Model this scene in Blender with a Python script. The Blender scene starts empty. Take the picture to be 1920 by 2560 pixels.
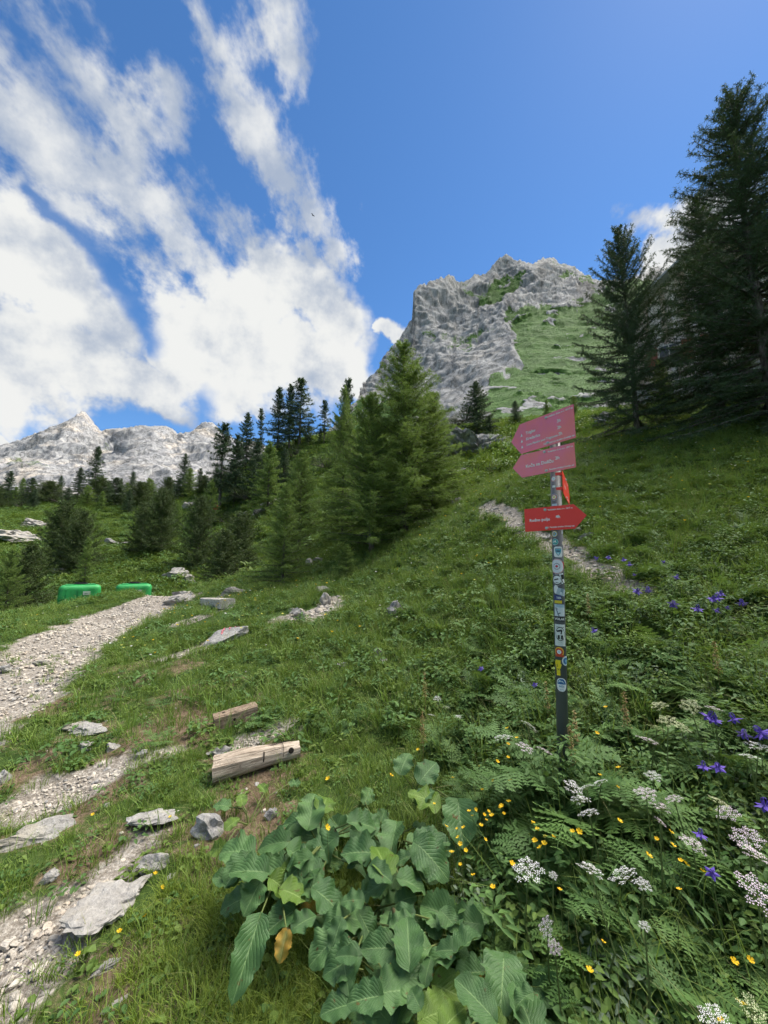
import bpy, bmesh, math, random
import numpy as np
from mathutils import Vector, Matrix, Euler
R = math.radians
random.seed(7); rng = np.random.default_rng(11)
scene = bpy.context.scene
COL = scene.collection
STAGE = 9

# ------------------------------------------------------------------ camera
FPX = 962.0; PITCH = R(8.0); IW, IH = 1920.0, 2560.0
cam_d = bpy.data.cameras.new('camera'); cam = bpy.data.objects.new('camera', cam_d); COL.objects.link(cam)
cam.location = (0, 0, 0); cam.rotation_euler = (R(90) + PITCH, 0, 0)
cam_d.sensor_fit = 'HORIZONTAL'; cam_d.sensor_width = 36.0; cam_d.lens = 36.0 * FPX / IW
cam_d.clip_start = 0.05; cam_d.clip_end = 30000
scene.camera = cam
CP, SP = math.cos(PITCH), math.sin(PITCH)
def ray(px, py):
    u = (px - 960.0) / FPX; v = (1280.0 - py) / FPX
    return np.array([u, CP - v * SP, SP + v * CP])
def at(px, py, d):
    r = ray(px, py); return r * (d / r[1])

# ------------------------------------------------------------------ exposure
vs = scene.view_settings
scene.display_settings.display_device = 'sRGB'
vs.view_transform = 'Standard'; vs.look = 'None'; vs.gamma = 1.0; vs.use_curve_mapping = False
vs.exposure = 1.98
scene.render.engine = 'CYCLES'
scene.cycles.max_bounces = 4; scene.cycles.diffuse_bounces = 2; scene.cycles.glossy_bounces = 2
scene.cycles.transmission_bounces = 2; scene.cycles.use_adaptive_sampling = True; scene.cycles.adaptive_threshold = 0.02; scene.cycles.adaptive_min_samples = 16; scene.cycles.use_denoising = True
scene.cycles.caustics_reflective = False; scene.cycles.caustics_refractive = False

# ------------------------------------------------------------------ node helper
class S:
    """a socket that can be used in arithmetic"""
    def __init__(s, nt, sock): s.nt, s.k = nt, sock
    def _m(s, op, *o, clamp=False):
        n = s.nt.nodes.new('ShaderNodeMath'); n.operation = op; n.use_clamp = clamp
        for i, a in enumerate((s,) + o):
            if isinstance(a, S): s.nt.links.new(a.k, n.inputs[i])
            else: n.inputs[i].default_value = a
        return S(s.nt, n.outputs[0])
    def __add__(s, o): return s._m('ADD', o)
    __radd__ = __add__
    def __sub__(s, o): return s._m('SUBTRACT', o)
    def __rsub__(s, o): return (s * -1.0) + o
    def __mul__(s, o): return s._m('MULTIPLY', o)
    __rmul__ = __mul__
    def __truediv__(s, o): return s._m('DIVIDE', o)
    def max(s, o): return s._m('MAXIMUM', o)
    def min(s, o): return s._m('MINIMUM', o)
    def pow(s, o): return s._m('POWER', o)
    def clamp(s): return s._m('ADD', 0.0, clamp=True)
    def sqrt(s): return s._m('SQRT')
    def log(s): return s._m('LOGARITHM', 2.718281828)
    def atan2(s, o): return s._m('ARCTAN2', o)
    def smooth(s, a, b, lo=0.0, hi=1.0):
        n = s.nt.nodes.new('ShaderNodeMapRange'); n.interpolation_type = 'SMOOTHSTEP'
        s.nt.links.new(s.k, n.inputs[0])
        for i, x in enumerate((a, b, lo, hi)): n.inputs[i + 1].default_value = x
        return S(s.nt, n.outputs[0])
def nd(nt, t, **kw):
    n = nt.nodes.new(t)
    for k, v in kw.items():
        if k.startswith('i_'): 
            key = k[2:]; n.inputs[int(key) if key.isdigit() else key.replace('_', ' ')].default_value = v
        else: setattr(n, k, v)
    return n
def lk(nt, a, b):
    nt.links.new(a.k if isinstance(a, S) else a, b)
def combine(nt, x, y, z=0.0):
    n = nt.nodes.new('ShaderNodeCombineXYZ')
    for i, a in enumerate((x, y, z)):
        if isinstance(a, S): nt.links.new(a.k, n.inputs[i])
        else: n.inputs[i].default_value = a
    return n.outputs[0]
def noise(nt, vec, scale, detail=4, rough=0.55, dist=0.0, lac=2.0, dims='3D'):
    n = nt.nodes.new('ShaderNodeTexNoise'); n.noise_dimensions = dims
    if vec is not None: nt.links.new(vec, n.inputs['Vector'])
    n.inputs['Scale'].default_value = scale; n.inputs['Detail'].default_value = detail
    n.inputs['Roughness'].default_value = rough; n.inputs['Distortion'].default_value = dist
    n.inputs['Lacunarity'].default_value = lac
    return S(nt, n.outputs['Fac'])
def mixc(nt, fac, a, b, mode='MIX'):
    n = nt.nodes.new('ShaderNodeMix'); n.data_type = 'RGBA'; n.blend_type = mode
    for i, x in ((0, fac), (6, a), (7, b)):
        if isinstance(x, S): nt.links.new(x.k, n.inputs[i])
        elif hasattr(x, 'is_output'): nt.links.new(x, n.inputs[i])
        else: n.inputs[i].default_value = (tuple(x) + (1,) if i and len(x) == 3 else x)
    return n.outputs[2]
def ramp(nt, fac, stops):
    n = nt.nodes.new('ShaderNodeValToRGB'); e = n.color_ramp.elements
    while len(e) < len(stops): e.new(0.5)
    for el, (p, c) in zip(e, stops): el.position = p; el.color = tuple(c) + (1,)
    nt.links.new(fac.k if isinstance(fac, S) else fac, n.inputs[0]); return n.outputs[0]

# ------------------------------------------------------------------ sky and sun
SUN_AZ, SUN_EL = R(58), R(60)          # high ahead to the right, out of view, raised and softened to light the foreground
world = bpy.data.worlds.new('World'); scene.world = world; world.use_nodes = True
def build_world():
    nt = world.node_tree; nt.nodes.clear()
    out = nd(nt, 'ShaderNodeOutputWorld'); bg = nd(nt, 'ShaderNodeBackground')
    sky = nd(nt, 'ShaderNodeTexSky'); sky.sky_type = 'NISHITA'; sky.sun_disc = False
    sky.sun_elevation = SUN_EL; sky.sun_rotation = SUN_AZ
    sky.altitude = 1800; sky.air_density = 1.0; sky.dust_density = 0.3; sky.ozone_density = 2.6
    tc = nd(nt, 'ShaderNodeTexCoord'); sep = nd(nt, 'ShaderNodeSeparateXYZ'); nt.links.new(tc.outputs['Generated'], sep.inputs[0])
    X, Y, Z = (S(nt, sep.outputs[i]) for i in range(3))
    # stereographic chart of the sky about a point above the valley (world axes, nothing to do with the lens)
    cf = Y * CP + Z * SP; cu = Z * CP - Y * SP
    den = (cf + 1.0).max(0.02)
    a = X / den; b = cu / den
    def st(px, py):
        u = (px - 960) / FPX; v = (1280 - py) / FPX; k = 1 + math.sqrt(1 + u * u + v * v); return u / k, v / k
    vec = combine(nt, a, b, 0.0)
    # wind-drawn coordinates: streets of cloud that run together low over the valley
    cx, cy = st(1000, 1230)
    qa, qb = a - cx, b - cy
    r = (qa * qa + qb * qb).sqrt().max(0.01)
    ang = qb.atan2(qa)
    stv = combine(nt, ang * 5.0, r.log() * 3.6, 0.0)
    wisp = noise(nt, stv, 2.3, 6, 0.60, dims='2D')
    puff = noise(nt, vec, 8.5, 6, 0.60, dims='2D')
    big = noise(nt, vec, 3.2, 2, 0.5, dims='2D')
    mid = noise(nt, vec, 19.0, 4, 0.6, dims='2D')
    fine = noise(nt, vec, 42.0, 3, 0.62, dims='2D')
    # domain shift so outlines are ragged and billowing
    a2 = a + (puff - 0.5) * 0.075 + (fine - 0.5) * 0.014; b2 = b + (noise(nt, vec, 8.0, 4, 0.6, dims='2D') - 0.5) * 0.085
    def cap(p0, p1, r0, r1):
        (x0, y0), (x1, y1) = st(*p0), st(*p1); dx, dy = x1 - x0, y1 - y0; L2 = dx * dx + dy * dy + 1e-9
        pa, pb = a2 - x0, b2 - y0
        t = ((pa * (dx / L2)) + (pb * (dy / L2))).clamp()
        ex, ey = pa - t * dx, pb - t * dy
        k = 0.5 / FPX
        return 1.0 - (ex * ex + ey * ey).sqrt() / (t * ((r1 - r0) * k * .85) + r0 * k * .85)
    def union(l):
        o = l[0]
        for x in l[1:]: o = o.max(x)
        return o
    cum = union([cap((-260, 600), (70, 600), 200, 120), cap((60, 620), (240, 830), 130, 150), cap((-200, 850), (300, 940), 230, 130),
                 cap((260, 920), (430, 1010), 130, 95), cap((450, 880), (640, 740), 150, 130), cap((560, 880), (840, 880), 170, 120),
                 cap((660, 700), (850, 800), 110, 100), cap((760, 960), (880, 950), 110, 80), cap((460, 980), (560, 940), 60, 90),
                 cap((962, 838), (985, 870), 34, 38), cap((1650, 660), (1760, 580), 75, 105),
                 cap((-60, 1100), (24, 1105), 50, 32)])
    thin = union([cap((-200, 40), (180, 340), 210, 200), cap((60, 330), (430, 560), 190, 130), cap((280, 480), (560, 720), 160, 120),
                  cap((300, 420), (400, 240), 110, 70), cap((440, 640), (680, 700), 110, 120),
                  cap((420, -60), (540, 130), 60, 75), cap((640, -80), (720, 120), 80, 62), cap((560, 120), (650, 330), 100, 105), cap((640, 300), (760, 540), 88, 100), cap((740, 480), (840, 620), 105, 80), cap((760, 640), (810, 700), 60, 40),
                  cap((540, 970), (640, 1010), 60, 40), cap((1560, 610), (1640, 560), 50, 40)])
    # broken cloud goes on outside the view, extra cover added to brighten the ground
    away = (a * a + (b * 0.8) * (b * 0.8)).smooth(0.34, 0.7)
    thin = thin.max((big - 0.40) * 6.0 * away + (away - 1.0))
    hole = union([cap((80, 440), (330, 730), 18, 38), cap((330, 730), (385, 850), 42, 34), cap((500, 1030), (520, 985), 30, 34)])
    d_c = (cum * 1.5 + (puff - 0.5) * 1.6 + (mid - 0.5) * 1.1 + (fine - 0.5) * 0.6).smooth(0.0, 0.7)
    d_t = (thin * 1.3 + (wisp - 0.5) * 3.2 + (puff - 0.5) * 1.5 + (mid - 0.5) * 0.8 + (fine - 0.5) * 0.9).smooth(-0.05, 1.35) * 0.92
    hol = (hole * 0.8 + (puff - 0.5) * 1.5 + (fine - 0.5) * 0.5).smooth(-0.45, 0.8)
    dens = (1.0 - (1.0 - d_c) * (1.0 - d_t)) * (1.0 - hol * 0.9)
    # cloud brightness: lit billows, greyer bases and folds; thin veils stay duller than the thick bank
    pl = noise(nt, combine(nt, a + 0.02, b + 0.03, 0.0), 8.5, 3, 0.55, dims='2D')
    relief = (puff - pl) * 1.5
    shade = (big * 1.1 + puff * 0.75 + mid * 0.5 + relief * 1.2 + d_c * 0.2 - 0.90).smooth(-0.1, 0.75)
    sun = (X * (math.sin(SUN_AZ) * math.cos(SUN_EL)) + Y * (math.cos(SUN_AZ) * math.cos(SUN_EL)) + Z * math.sin(SUN_EL)).max(0.0)
    glow = sun.pow(40.0)
    ccol = mixc(nt, shade, (0.108, 0.126, 0.157), (0.224, 0.226, 0.222))
    ccol = mixc(nt, glow, ccol, (.5, .485, .455))
    hs = nd(nt, 'ShaderNodeHueSaturation'); hs.inputs['Saturation'].default_value = 1.2; nt.links.new(sky.outputs[0], hs.inputs['Color'])
    skyc = nd(nt, 'ShaderNodeVectorMath', operation='SCALE'); nt.links.new(hs.outputs[0], skyc.inputs[0]); skyc.inputs['Scale'].default_value = SKY
    col = mixc(nt, dens, skyc.outputs[0], ccol)
    nt.links.new(col, bg.inputs[0]); bg.inputs[1].default_value = 1.0
    nt.links.new(bg.outputs[0], out.inputs[0])
    world.cycles.sampling_method = 'MANUAL'; world.cycles.sample_map_resolution = 512
SKY = 0.05
build_world()
sl = bpy.data.lights.new('sun', 'SUN'); sl.energy = 2.3; sl.angle = R(50); sl.color = (1.0, 0.93, 0.82)
so = bpy.data.objects.new('sun', sl); COL.objects.link(so)
sdir = Vector((math.sin(SUN_AZ) * math.cos(SUN_EL), math.cos(SUN_AZ) * math.cos(SUN_EL), math.sin(SUN_EL)))
so.rotation_euler = sdir.to_track_quat('Z', 'Y').to_euler(); so.location = (0, 0, 60)

# ------------------------------------------------------------------ numeric noise
_P = rng.permutation(512); _P = np.concatenate([_P, _P, _P])
_G = rng.normal(size=(512, 3)); _G /= np.linalg.norm(_G, axis=1, keepdims=True)
_GX, _GY, _GZ = (np.ascontiguousarray(_G[:, i]) for i in range(3))
def perlin(x, y, z=None):
    x = np.asarray(x, float); y = np.asarray(y, float)
    if z is None:
        xi, yi = np.floor(x).astype(np.int64), np.floor(y).astype(np.int64); xf, yf = x - xi, y - yi
        u, v = xf * xf * xf * (xf * (xf * 6 - 15) + 10), yf * yf * yf * (yf * (yf * 6 - 15) + 10)
        p0, p1 = _P[xi & 511] + yi, _P[(xi + 1) & 511] + yi
        def g2(p, a, b):
            h = _P[p & 511]; return _GX[h] * a + _GY[h] * b
        a = g2(p0, xf, yf); b = g2(p1, xf - 1, yf); c = g2(p0 + 1, xf, yf - 1); d = g2(p1 + 1, xf - 1, yf - 1)
        a = a + (b - a) * u; c = c + (d - c) * u; return (a + (c - a) * v) * 1.6
    z = np.zeros_like(x) if z is None else np.asarray(z, float)
    xi, yi, zi = np.floor(x).astype(int), np.floor(y).astype(int), np.floor(z).astype(int)
    xf, yf, zf = x - xi, y - yi, z - zi
    u, v, w = (t * t * t * (t * (t * 6 - 15) + 10) for t in (xf, yf, zf))
    def g(i, j, k):
        h = _P[(_P[(_P[(xi + i) & 511] + yi + j) & 511] + zi + k) & 511]
        return _GX[h] * (xf - i) + _GY[h] * (yf - j) + _GZ[h] * (zf - k)
    def l(a, b, t): return a + (b - a) * t
    return l(l(l(g(0,0,0), g(1,0,0), u), l(g(0,1,0), g(1,1,0), u), v), l(l(g(0,0,1), g(1,0,1), u), l(g(0,1,1), g(1,1,1), u), v), w) * 1.6
def fbm(x, y, z=None, o=4, g=0.5, lac=2.03):
    s = 0; a = 1.0; f = 1.0
    for i in range(o):
        s = s + a * perlin(x * f + 17.3 * i, y * f - 9.1 * i, None if z is None else z * f); a *= g; f *= lac
    return s
def ridged(x, y, z=None, o=4, g=0.5):
    s = 0; a = 1.0; f = 1.0
    for i in range(o):
        s = s + a * (1 - 2 * np.abs(perlin(x * f + 31.7 * i, y * f + 5.3 * i, None if z is None else z * f))); a *= g; f *= 2.07
    return s
def sst(x, a, b):
    t = np.clip((x - a) / (b - a), 0, 1); return t * t * (3 - 2 * t)
class TPS:
    """thin plate spline through control values"""
    def __init__(s, P, v, reg=0.0):
        P = np.asarray(P, float); n = len(P); s.P = P
        A = np.zeros((n + 3, n + 3)); A[:n, :n] = s.k(P, P) + reg * np.eye(n)
        A[:n, n] = 1; A[:n, n+1:] = P; A[n, :n] = 1; A[n+1:, :n] = P.T
        s.w = np.linalg.solve(A, np.concatenate([v, [0, 0, 0]]))
    @staticmethod
    def k(A, B):
        d2 = ((A[:, None, :] - B[None]) ** 2).sum(-1); return 0.5 * d2 * np.log(d2 + 1e-12)
    def __call__(s, x, y):
        sh = np.shape(x); Q = np.stack([np.ravel(x), np.ravel(y)], 1).astype(float); o = np.empty(len(Q))
        for i in range(0, len(Q), 40000):
            q = Q[i:i+40000]; o[i:i+40000] = s.k(q, s.P) @ s.w[:-3] + s.w[-3] + q @ s.w[-2:]
        return o.reshape(sh)

# ------------------------------------------------------------------ object helpers
def mesh_np(name, V, F, smooth=False, mats=(), mi=None, uv=None):
    """V (n,3), F (m,3|4) arrays"""
    me = bpy.data.meshes.new(name); V = np.asarray(V, np.float32); F = np.asarray(F, np.int32)
    me.vertices.add(len(V)); me.vertices.foreach_set('co', V.ravel())
    m, k = F.shape; me.loops.add(m * k); me.loops.foreach_set('vertex_index', F.ravel())
    me.polygons.add(m); me.polygons.foreach_set('loop_start', np.arange(0, m * k, k, dtype=np.int32)); me.polygons.foreach_set('loop_total', np.full(m, k, np.int32))
    if mi is not None: me.polygons.foreach_set('material_index', np.asarray(mi, np.int32))
    if smooth: me.polygons.foreach_set('use_smooth', np.ones(m, bool))
    for mt in mats: me.materials.append(mt)
    if uv is not None:
        l = me.uv_layers.new(name='UVMap'); l.data.foreach_set('uv', np.asarray(uv, np.float32)[F.ravel()].ravel())
    me.update(calc_edges=True); me.validate(); return me
def attr(me, name, data):
    a = me.attributes.new(name, 'FLOAT', 'POINT'); a.data.foreach_set('value', np.asarray(data, np.float32).ravel())
def link(name, me, parent=None, loc=None, rot=None, scale=None, label=None, cat=None, group=None, kind=None):
    o = bpy.data.objects.new(name, me); COL.objects.link(o)
    if parent is not None: o.parent = parent
    if loc is not None: o.location = [float(c) for c in loc]
    if rot is not None: o.rotation_euler = rot
    if scale is not None: o.scale = (scale,) * 3 if np.isscalar(scale) else scale
    if label: o['label'] = label
    if cat: o['category'] = cat
    if group: o['group'] = group
    if kind: o['kind'] = kind
    return o
def grid_faces(nr, nc):
    i = np.arange(nr - 1)[:, None] * nc + np.arange(nc - 1)[None]; i = i.ravel()
    return np.stack([i, i + 1, i + nc + 1, i + nc], 1)
class MB:
    """collects faces for one mesh"""
    def __init__(s): s.v = []; s.f = []; s.m = []; s.n = 0
    def add(s, V, F, m=0):
        V = [tuple(map(float, p)) for p in V]
        s.v += V; s.f += [tuple(int(i) + s.n for i in f) for f in F]; s.m += [m] * len(F); s.n += len(V)
    def tube(s, pts, rad, k=6, cap=True, m=0):
        pts = [Vector(p) for p in pts]; V = []; F = []
        for i, p in enumerate(pts):
            t = (pts[min(i+1, len(pts)-1)] - pts[max(i-1, 0)]).normalized()
            u = t.cross(Vector((0, 0, 1))) if abs(t.z) < .9 else t.cross(Vector((1, 0, 0))); u.normalize(); w = t.cross(u)
            r = rad[i] if hasattr(rad, '__len__') else rad
            for j in range(k):
                a = 2 * math.pi * j / k; V.append(p + (u * math.cos(a) + w * math.sin(a)) * r)
        for i in range(len(pts) - 1):
            for j in range(k):
                F.append((i*k+j, i*k+(j+1) % k, (i+1)*k+(j+1) % k, (i+1)*k+j))
        if cap: F.append(tuple(range(k))[::-1]); F.append(tuple((len(pts)-1)*k+j for j in range(k)))
        s.add(V, F, m)
    def box(s, c, h, m=0, rot=None):
        c = Vector(c); V = []
        for i in range(8):
            p = Vector(((1 if i & 1 else -1) * h[0], (1 if i & 2 else -1) * h[1], (1 if i & 4 else -1) * h[2]))
            V.append(c + (rot @ p if rot is not None else p))
        s.add(V, [(0,2,3,1), (4,5,7,6), (0,1,5,4), (2,6,7,3), (0,4,6,2), (1,3,7,5)], m)
    def mesh(s, name, mats=(), smooth=False, bevel=0):
        me = bpy.data.meshes.new(name); me.from_pydata(s.v, [], s.f)
        me.polygons.foreach_set('material_index', np.array(s.m, np.int32))
        if bevel:
            bm = bmesh.new(); bm.from_mesh(me); bmesh.ops.bevel(bm, geom=bm.edges[:], offset=bevel, segments=2, affect='EDGES', clamp_overlap=True); bm.to_mesh(me); bm.free()
        if smooth: me.polygons.foreach_set('use_smooth', np.ones(len(me.polygons), bool))
        for mt in mats: me.materials.append(mt)
        me.update(); return me
def mat(name, rough=0.8, spec=0.3):
    m = bpy.data.materials.new(name); m.use_nodes = True; nt = m.node_tree; p = nt.nodes['Principled BSDF']
    p.inputs['Roughness'].default_value = rough; p.inputs['Specular IOR Level'].default_value = spec
    return m, nt, p
def bump(nt, p, h, strength=0.5, dist=0.02):
    b = nd(nt, 'ShaderNodeBump'); b.inputs['Strength'].default_value = strength; b.inputs['Distance'].default_value = dist
    nt.links.new(h.k, b.inputs['Height']); nt.links.new(b.outputs[0], p.inputs['Normal'])

# ================================================================== TERRAIN
CTRL = [  # x, y, z : the slope read off the photograph, eye at the origin
 (0, 0, -1.52), (-2, 0, -1.6), (2, 0, -1.2), (4, 0, -.5), (0, -4, -1.7), (-6, -3, -2.0), (6, -3, .2), (-9, 2, -1.8), (9, 0, 1.6), (-14, 5, -2.0),
 (-1.28, 1.5, -1.53), (0, 1.45, -1.5), (1.2, 1.45, -1.36), (-3, 3, -1.53), (-5, 4.7, -1.45), (-1.3, 3, -1.46), (0, 3, -1.34), (.98, 2.3, -1.2), (2, 2, -1.0), (3, 3, -.55), (4, 4, -.02),
 (6, 6, 1.25), (9, 9, 3.4), (12, 9, 4.6), (6.4, 11, 3.6), (11.4, 15, 6.4), (16, 15, 7.4), (9, 4, 1.9), (14, 5, 4.6),
 (0, 5, -.95), (0, 8, -.35), (0, 12, .7), (2.46, 4, -.32), (2.7, 6, .4), (2.56, 9, 1.46), (1.2, 6, -.2),
 (-4.6, 7, -1.3), (-7.2, 13, -1.0), (-8.7, 9, -1.32), (-11, 11, -1.45), (-8.2, 12.6, -.88), (-9.6, 12.0, -1.27), (-4.5, 11, -.92), (-2.3, 11, -.3), (-5.2, 14, -.35), (-2.5, 8, -.72), (-3, 5, -1.3),
 (-10.5, 14, -1.55), (-9, 17.5, -1.5), (-16, 17, -1.6), (-5, 18, -.2), (-18, 25, .2), (-12, 25, .35), (-6, 25, 1.6), (-30, 38, 4.4), (-20, 40, 5.4), (-12, 36, 5.0), (-10, 30, 3.1),
 (-42, 55, 9.5), (-28, 55, 10.2), (-20, 52, 11.6), (-13, 46, 14.6), (-9, 46, 15.4), (-16, 42, 10.0), (-5, 44, 14.5), (-3, 30, 6.5), (-2, 20, 3.0), (-55, 60, 9.0), (-40, 30, 1.5), (-60, 40, 3),
 (5, 16, 4.0), (5, 22, 6.6), (3, 30, 10), (10, 25, 9.5), (0, 60, 21), (22, 60, 22), (14, 40, 14.5), (40, 40, 15), (25, 20, 9.5), (35, 10, 10), (12, 80, 29), (40, 90, 32), (-5, 90, 33),
 (-30, 85, 7), (-60, 90, 2), (-15, 75, 16), (70, 60, 20), (60, 20, 14), (50, -20, 10), (-60, 0, -6), (-30, -30, -6), (20, -30, 4), (-70, 130, -20), (-20, 120, 10), (20, 130, 42), (70, 120, 38), (90, 0, 16)]
CT = np.array(CTRL); _tps = TPS(CT[:, :2], CT[:, 2], reg=0.02)
def ground0(x, y):
    x = np.asarray(x, float); y = np.asarray(y, float)
    xc = np.clip(x, -75, 95); yc = np.clip(y, -32, 135)
    z = _tps(xc, yc)
    out = np.hypot(x - xc, y - yc)
    z = z - np.minimum(out * 0.35, 60 + z * 0)   # falls away beyond the near hillside
    return z
def rough(x, y):
    r = np.hypot(x, y)
    n = 0.05 * fbm(x * 1.1, y * 1.1, o=4) * sst(r, 1.0, 4) + 0.16 * fbm(x * .35 + 5, y * .35, o=3) * sst(r, 5, 14) + 0.5 * fbm(x * .08, y * .08 + 3, o=3) * sst(r, 20, 50)
    return n + 0.012 * fbm(x * 5, y * 5, o=3)
# gravel: main path, side patches and the trail behind the signpost (world coordinates, metres)
def seg_d(x, y, pts):
    best = np.full(np.shape(x), 1e9)
    for (x0, y0, w0), (x1, y1, w1) in zip(pts[:-1], pts[1:]):
        dx, dy = x1 - x0, y1 - y0; L = dx * dx + dy * dy
        t = np.clip(((x - x0) * dx + (y - y0) * dy) / L, 0, 1)
        best = np.minimum(best, np.hypot(x - x0 - t * dx, y - y0 - t * dy) - (w0 + (w1 - w0) * t))
    return best
_g_cache = {}
def gz(x, y): return ground0(x, y) + rough(x, y)
def cast(px, py, dmin=0.9, dmax=260.0):
    r = ray(px, py); r = r / r[1]
    d = np.geomspace(dmin, dmax, 420); z = gz(r[0] * d, d) - r[2] * d
    k = np.argmax(z > 0)
    if z[k] <= 0: k = len(d) - 1
    if k > 0:
        a, b = d[k-1], d[k]
        for _ in range(12):
            m = .5 * (a + b); zz = float(gz(np.array([r[0] * m]), np.array([m]))[0]) - r[2] * m
            if zz > 0: b = m
            else: a = m
        dd = .5 * (a + b)
    else: dd = d[0]
    return np.array([r[0] * dd, dd, r[2] * dd])
def gp(px, py): c = cast(px, py); return (c[0], c[1])
def line(*q):
    o = []
    for px, py, w in q: x, y = gp(px, py); o.append((x, y, w))
    return o
PATH_MAIN = line((-260, 1790, 1.0), (-40, 1715, .75), (100, 1640, .78), (230, 1575, .85), (330, 1525, .95), (420, 1497, .7)) + [(-8.0, 14.6, .7), (-9, 17, .6)]
PATH_LOW = line((-120, 2080, .18), (60, 2010, .18), (200, 1960, .17), (330, 1905, .15), (420, 1880, .06))
PATH_LOW2 = line((-60, 2480, .20), (60, 2350, .19), (170, 2280, .13), (300, 2160, .08), (380, 2110, .05))
PATH_LOW3 = line((600, 1875, .05), (640, 1850, .08), (690, 1825, .08))
PATH_SIDE = line((455, 1555, .16), (510, 1540, .22))
PATH_SCREE = line((730, 1545, .25), (800, 1530, .3), (840, 1500, .2))
PATH_UP = line((1215, 1262, .08), (1270, 1290, .14), (1390, 1360, .12), (1470, 1410, .11), (1570, 1462, .08), (1640, 1500, .01))
PATH_L0 = line((-140, 1850, .4), (20, 1770, .34), (120, 1690, .35), (200, 1640, .3))
BARE_B = line((560, 1600, .07), (430, 1640, .05))
GRAVELS = [PATH_MAIN, PATH_LOW, PATH_LOW2, PATH_LOW3, PATH_SIDE, PATH_SCREE, PATH_UP, PATH_L0, BARE_B]
def gravel(x, y):
    x = np.asarray(x, float); y = np.asarray(y, float)
    d = np.full(np.shape(x), 1e9)
    for p in GRAVELS: d = np.minimum(d, seg_d(x, y, p))
    r = np.hypot(x, y)
    d = d + fbm(x * 2.4, y * 2.4, o=3) * (0.14 + .012 * r) + fbm(x * 9, y * 9, o=3) * .07
    return 1 - sst(d, -0.10, 0.17)
def worn(x, y):
    """trodden ground between the gravel patches: thin grass, soil showing"""
    c = [(-1.15, 2.5, 1.0), (-1.9, 3.4, 1.4), (-3.2, 4.2, 1.6), (-1.0, 1.5, .5), (-1.6, 2.1, 1.0)]
    w = np.zeros(np.shape(x))
    for cx, cy, r in c: w = np.maximum(w, 1 - sst(np.hypot(x - cx, y - cy) / r, .5, 1.25))
    return w * sst(fbm(np.asarray(x) * 1.8 + 3, np.asarray(y) * 1.8, o=4), -.55, .45)
def lush(x, y):
    """tall herb zone: the foreground right of the lawn and up round the signpost"""
    x = np.asarray(x, float); y = np.asarray(y, float)
    edge = 0.18 + 0.16 * (y - 1.4) * (y < 3) + (0.256 + .25 * (y - 3)) * (y >= 3)
    return sst(x - edge + .25 * fbm(x * 1.5, y * 1.5, o=2), -.12, .28) * (1 - sst(y, 3.8, 6.5))

def terrain_material():
    m, nt, p = mat('meadow_soil', 0.95, 0.1)
    geo = nd(nt, 'ShaderNodeNewGeometry'); pos = geo.outputs['Position']
    g = S(nt, nd(nt, 'ShaderNodeAttribute', attribute_name='gravel').outputs['Fac'])
    w = S(nt, nd(nt, 'ShaderNodeAttribute', attribute_name='worn').outputs['Fac'])
    n1 = noise(nt, pos, 1.3, 5, .6); n2 = noise(nt, pos, 14, 5, .65); n3 = noise(nt, pos, 60, 4, .7)
    green = ramp(nt, n1 * .5 + n2 * .5, [(.30, (.022, .038, .010)), (.5, (.045, .080, .018)), (.7, (.085, .120, .030))])
    soil = ramp(nt, n2 * .5 + n3 * .5, [(.32, (.055, .036, .022)), (.5, (.12, .085, .055)), (.66, (.23, .18, .125))])
    peb = ramp(nt, n3 * .6 + n2 * .4, [(.34, (.085, .072, .058)), (.47, (.21, .185, .155)), (.6, (.40, .37, .33)), (.75, (.55, .53, .50))])
    c = mixc(nt, (w * .75 + (n2 - .5) * 1.6 + (n3 - .5) * .8).smooth(.25, .75), green, soil)
    c = mixc(nt, (g * 1.3 + (n2 - .5) * .8).smooth(.25, .7), c, peb)
    lk(nt, c, p.inputs['Base Color']); bump(nt, p, n3 * .5 + n2, .7, .03)
    return m
def build_terrain():
    # one sheet out to the horizon: rings of rows, finer near the spot where the path forks
    def axis(n, lo, hi, c, s):
        a = np.arcsinh((lo - c) / s); b = np.arcsinh((hi - c) / s); return c + s * np.sinh(np.linspace(a, b, n))
    xs = axis(430, -9000, 9000, 0.0, 2.6); ys = axis(430, -6000, 12000, 3.0, 3.0)
    X, Y = np.meshgrid(xs, ys)
    Z = gz(X, Y); G = gravel(X, Y); W = worn(X, Y)
    Z = Z - .035 * G
    V = np.stack([X, Y, Z], -1).reshape(-1, 3)
    me = mesh_np('terrain', V, grid_faces(len(ys), len(xs)), smooth=True, mats=[terrain_material()])
    attr(me, 'gravel', G); attr(me, 'worn', W)
    return link('terrain', me, kind='structure', label='grassy alpine hillside with a gravel path across it')
terrain = build_terrain()

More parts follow.
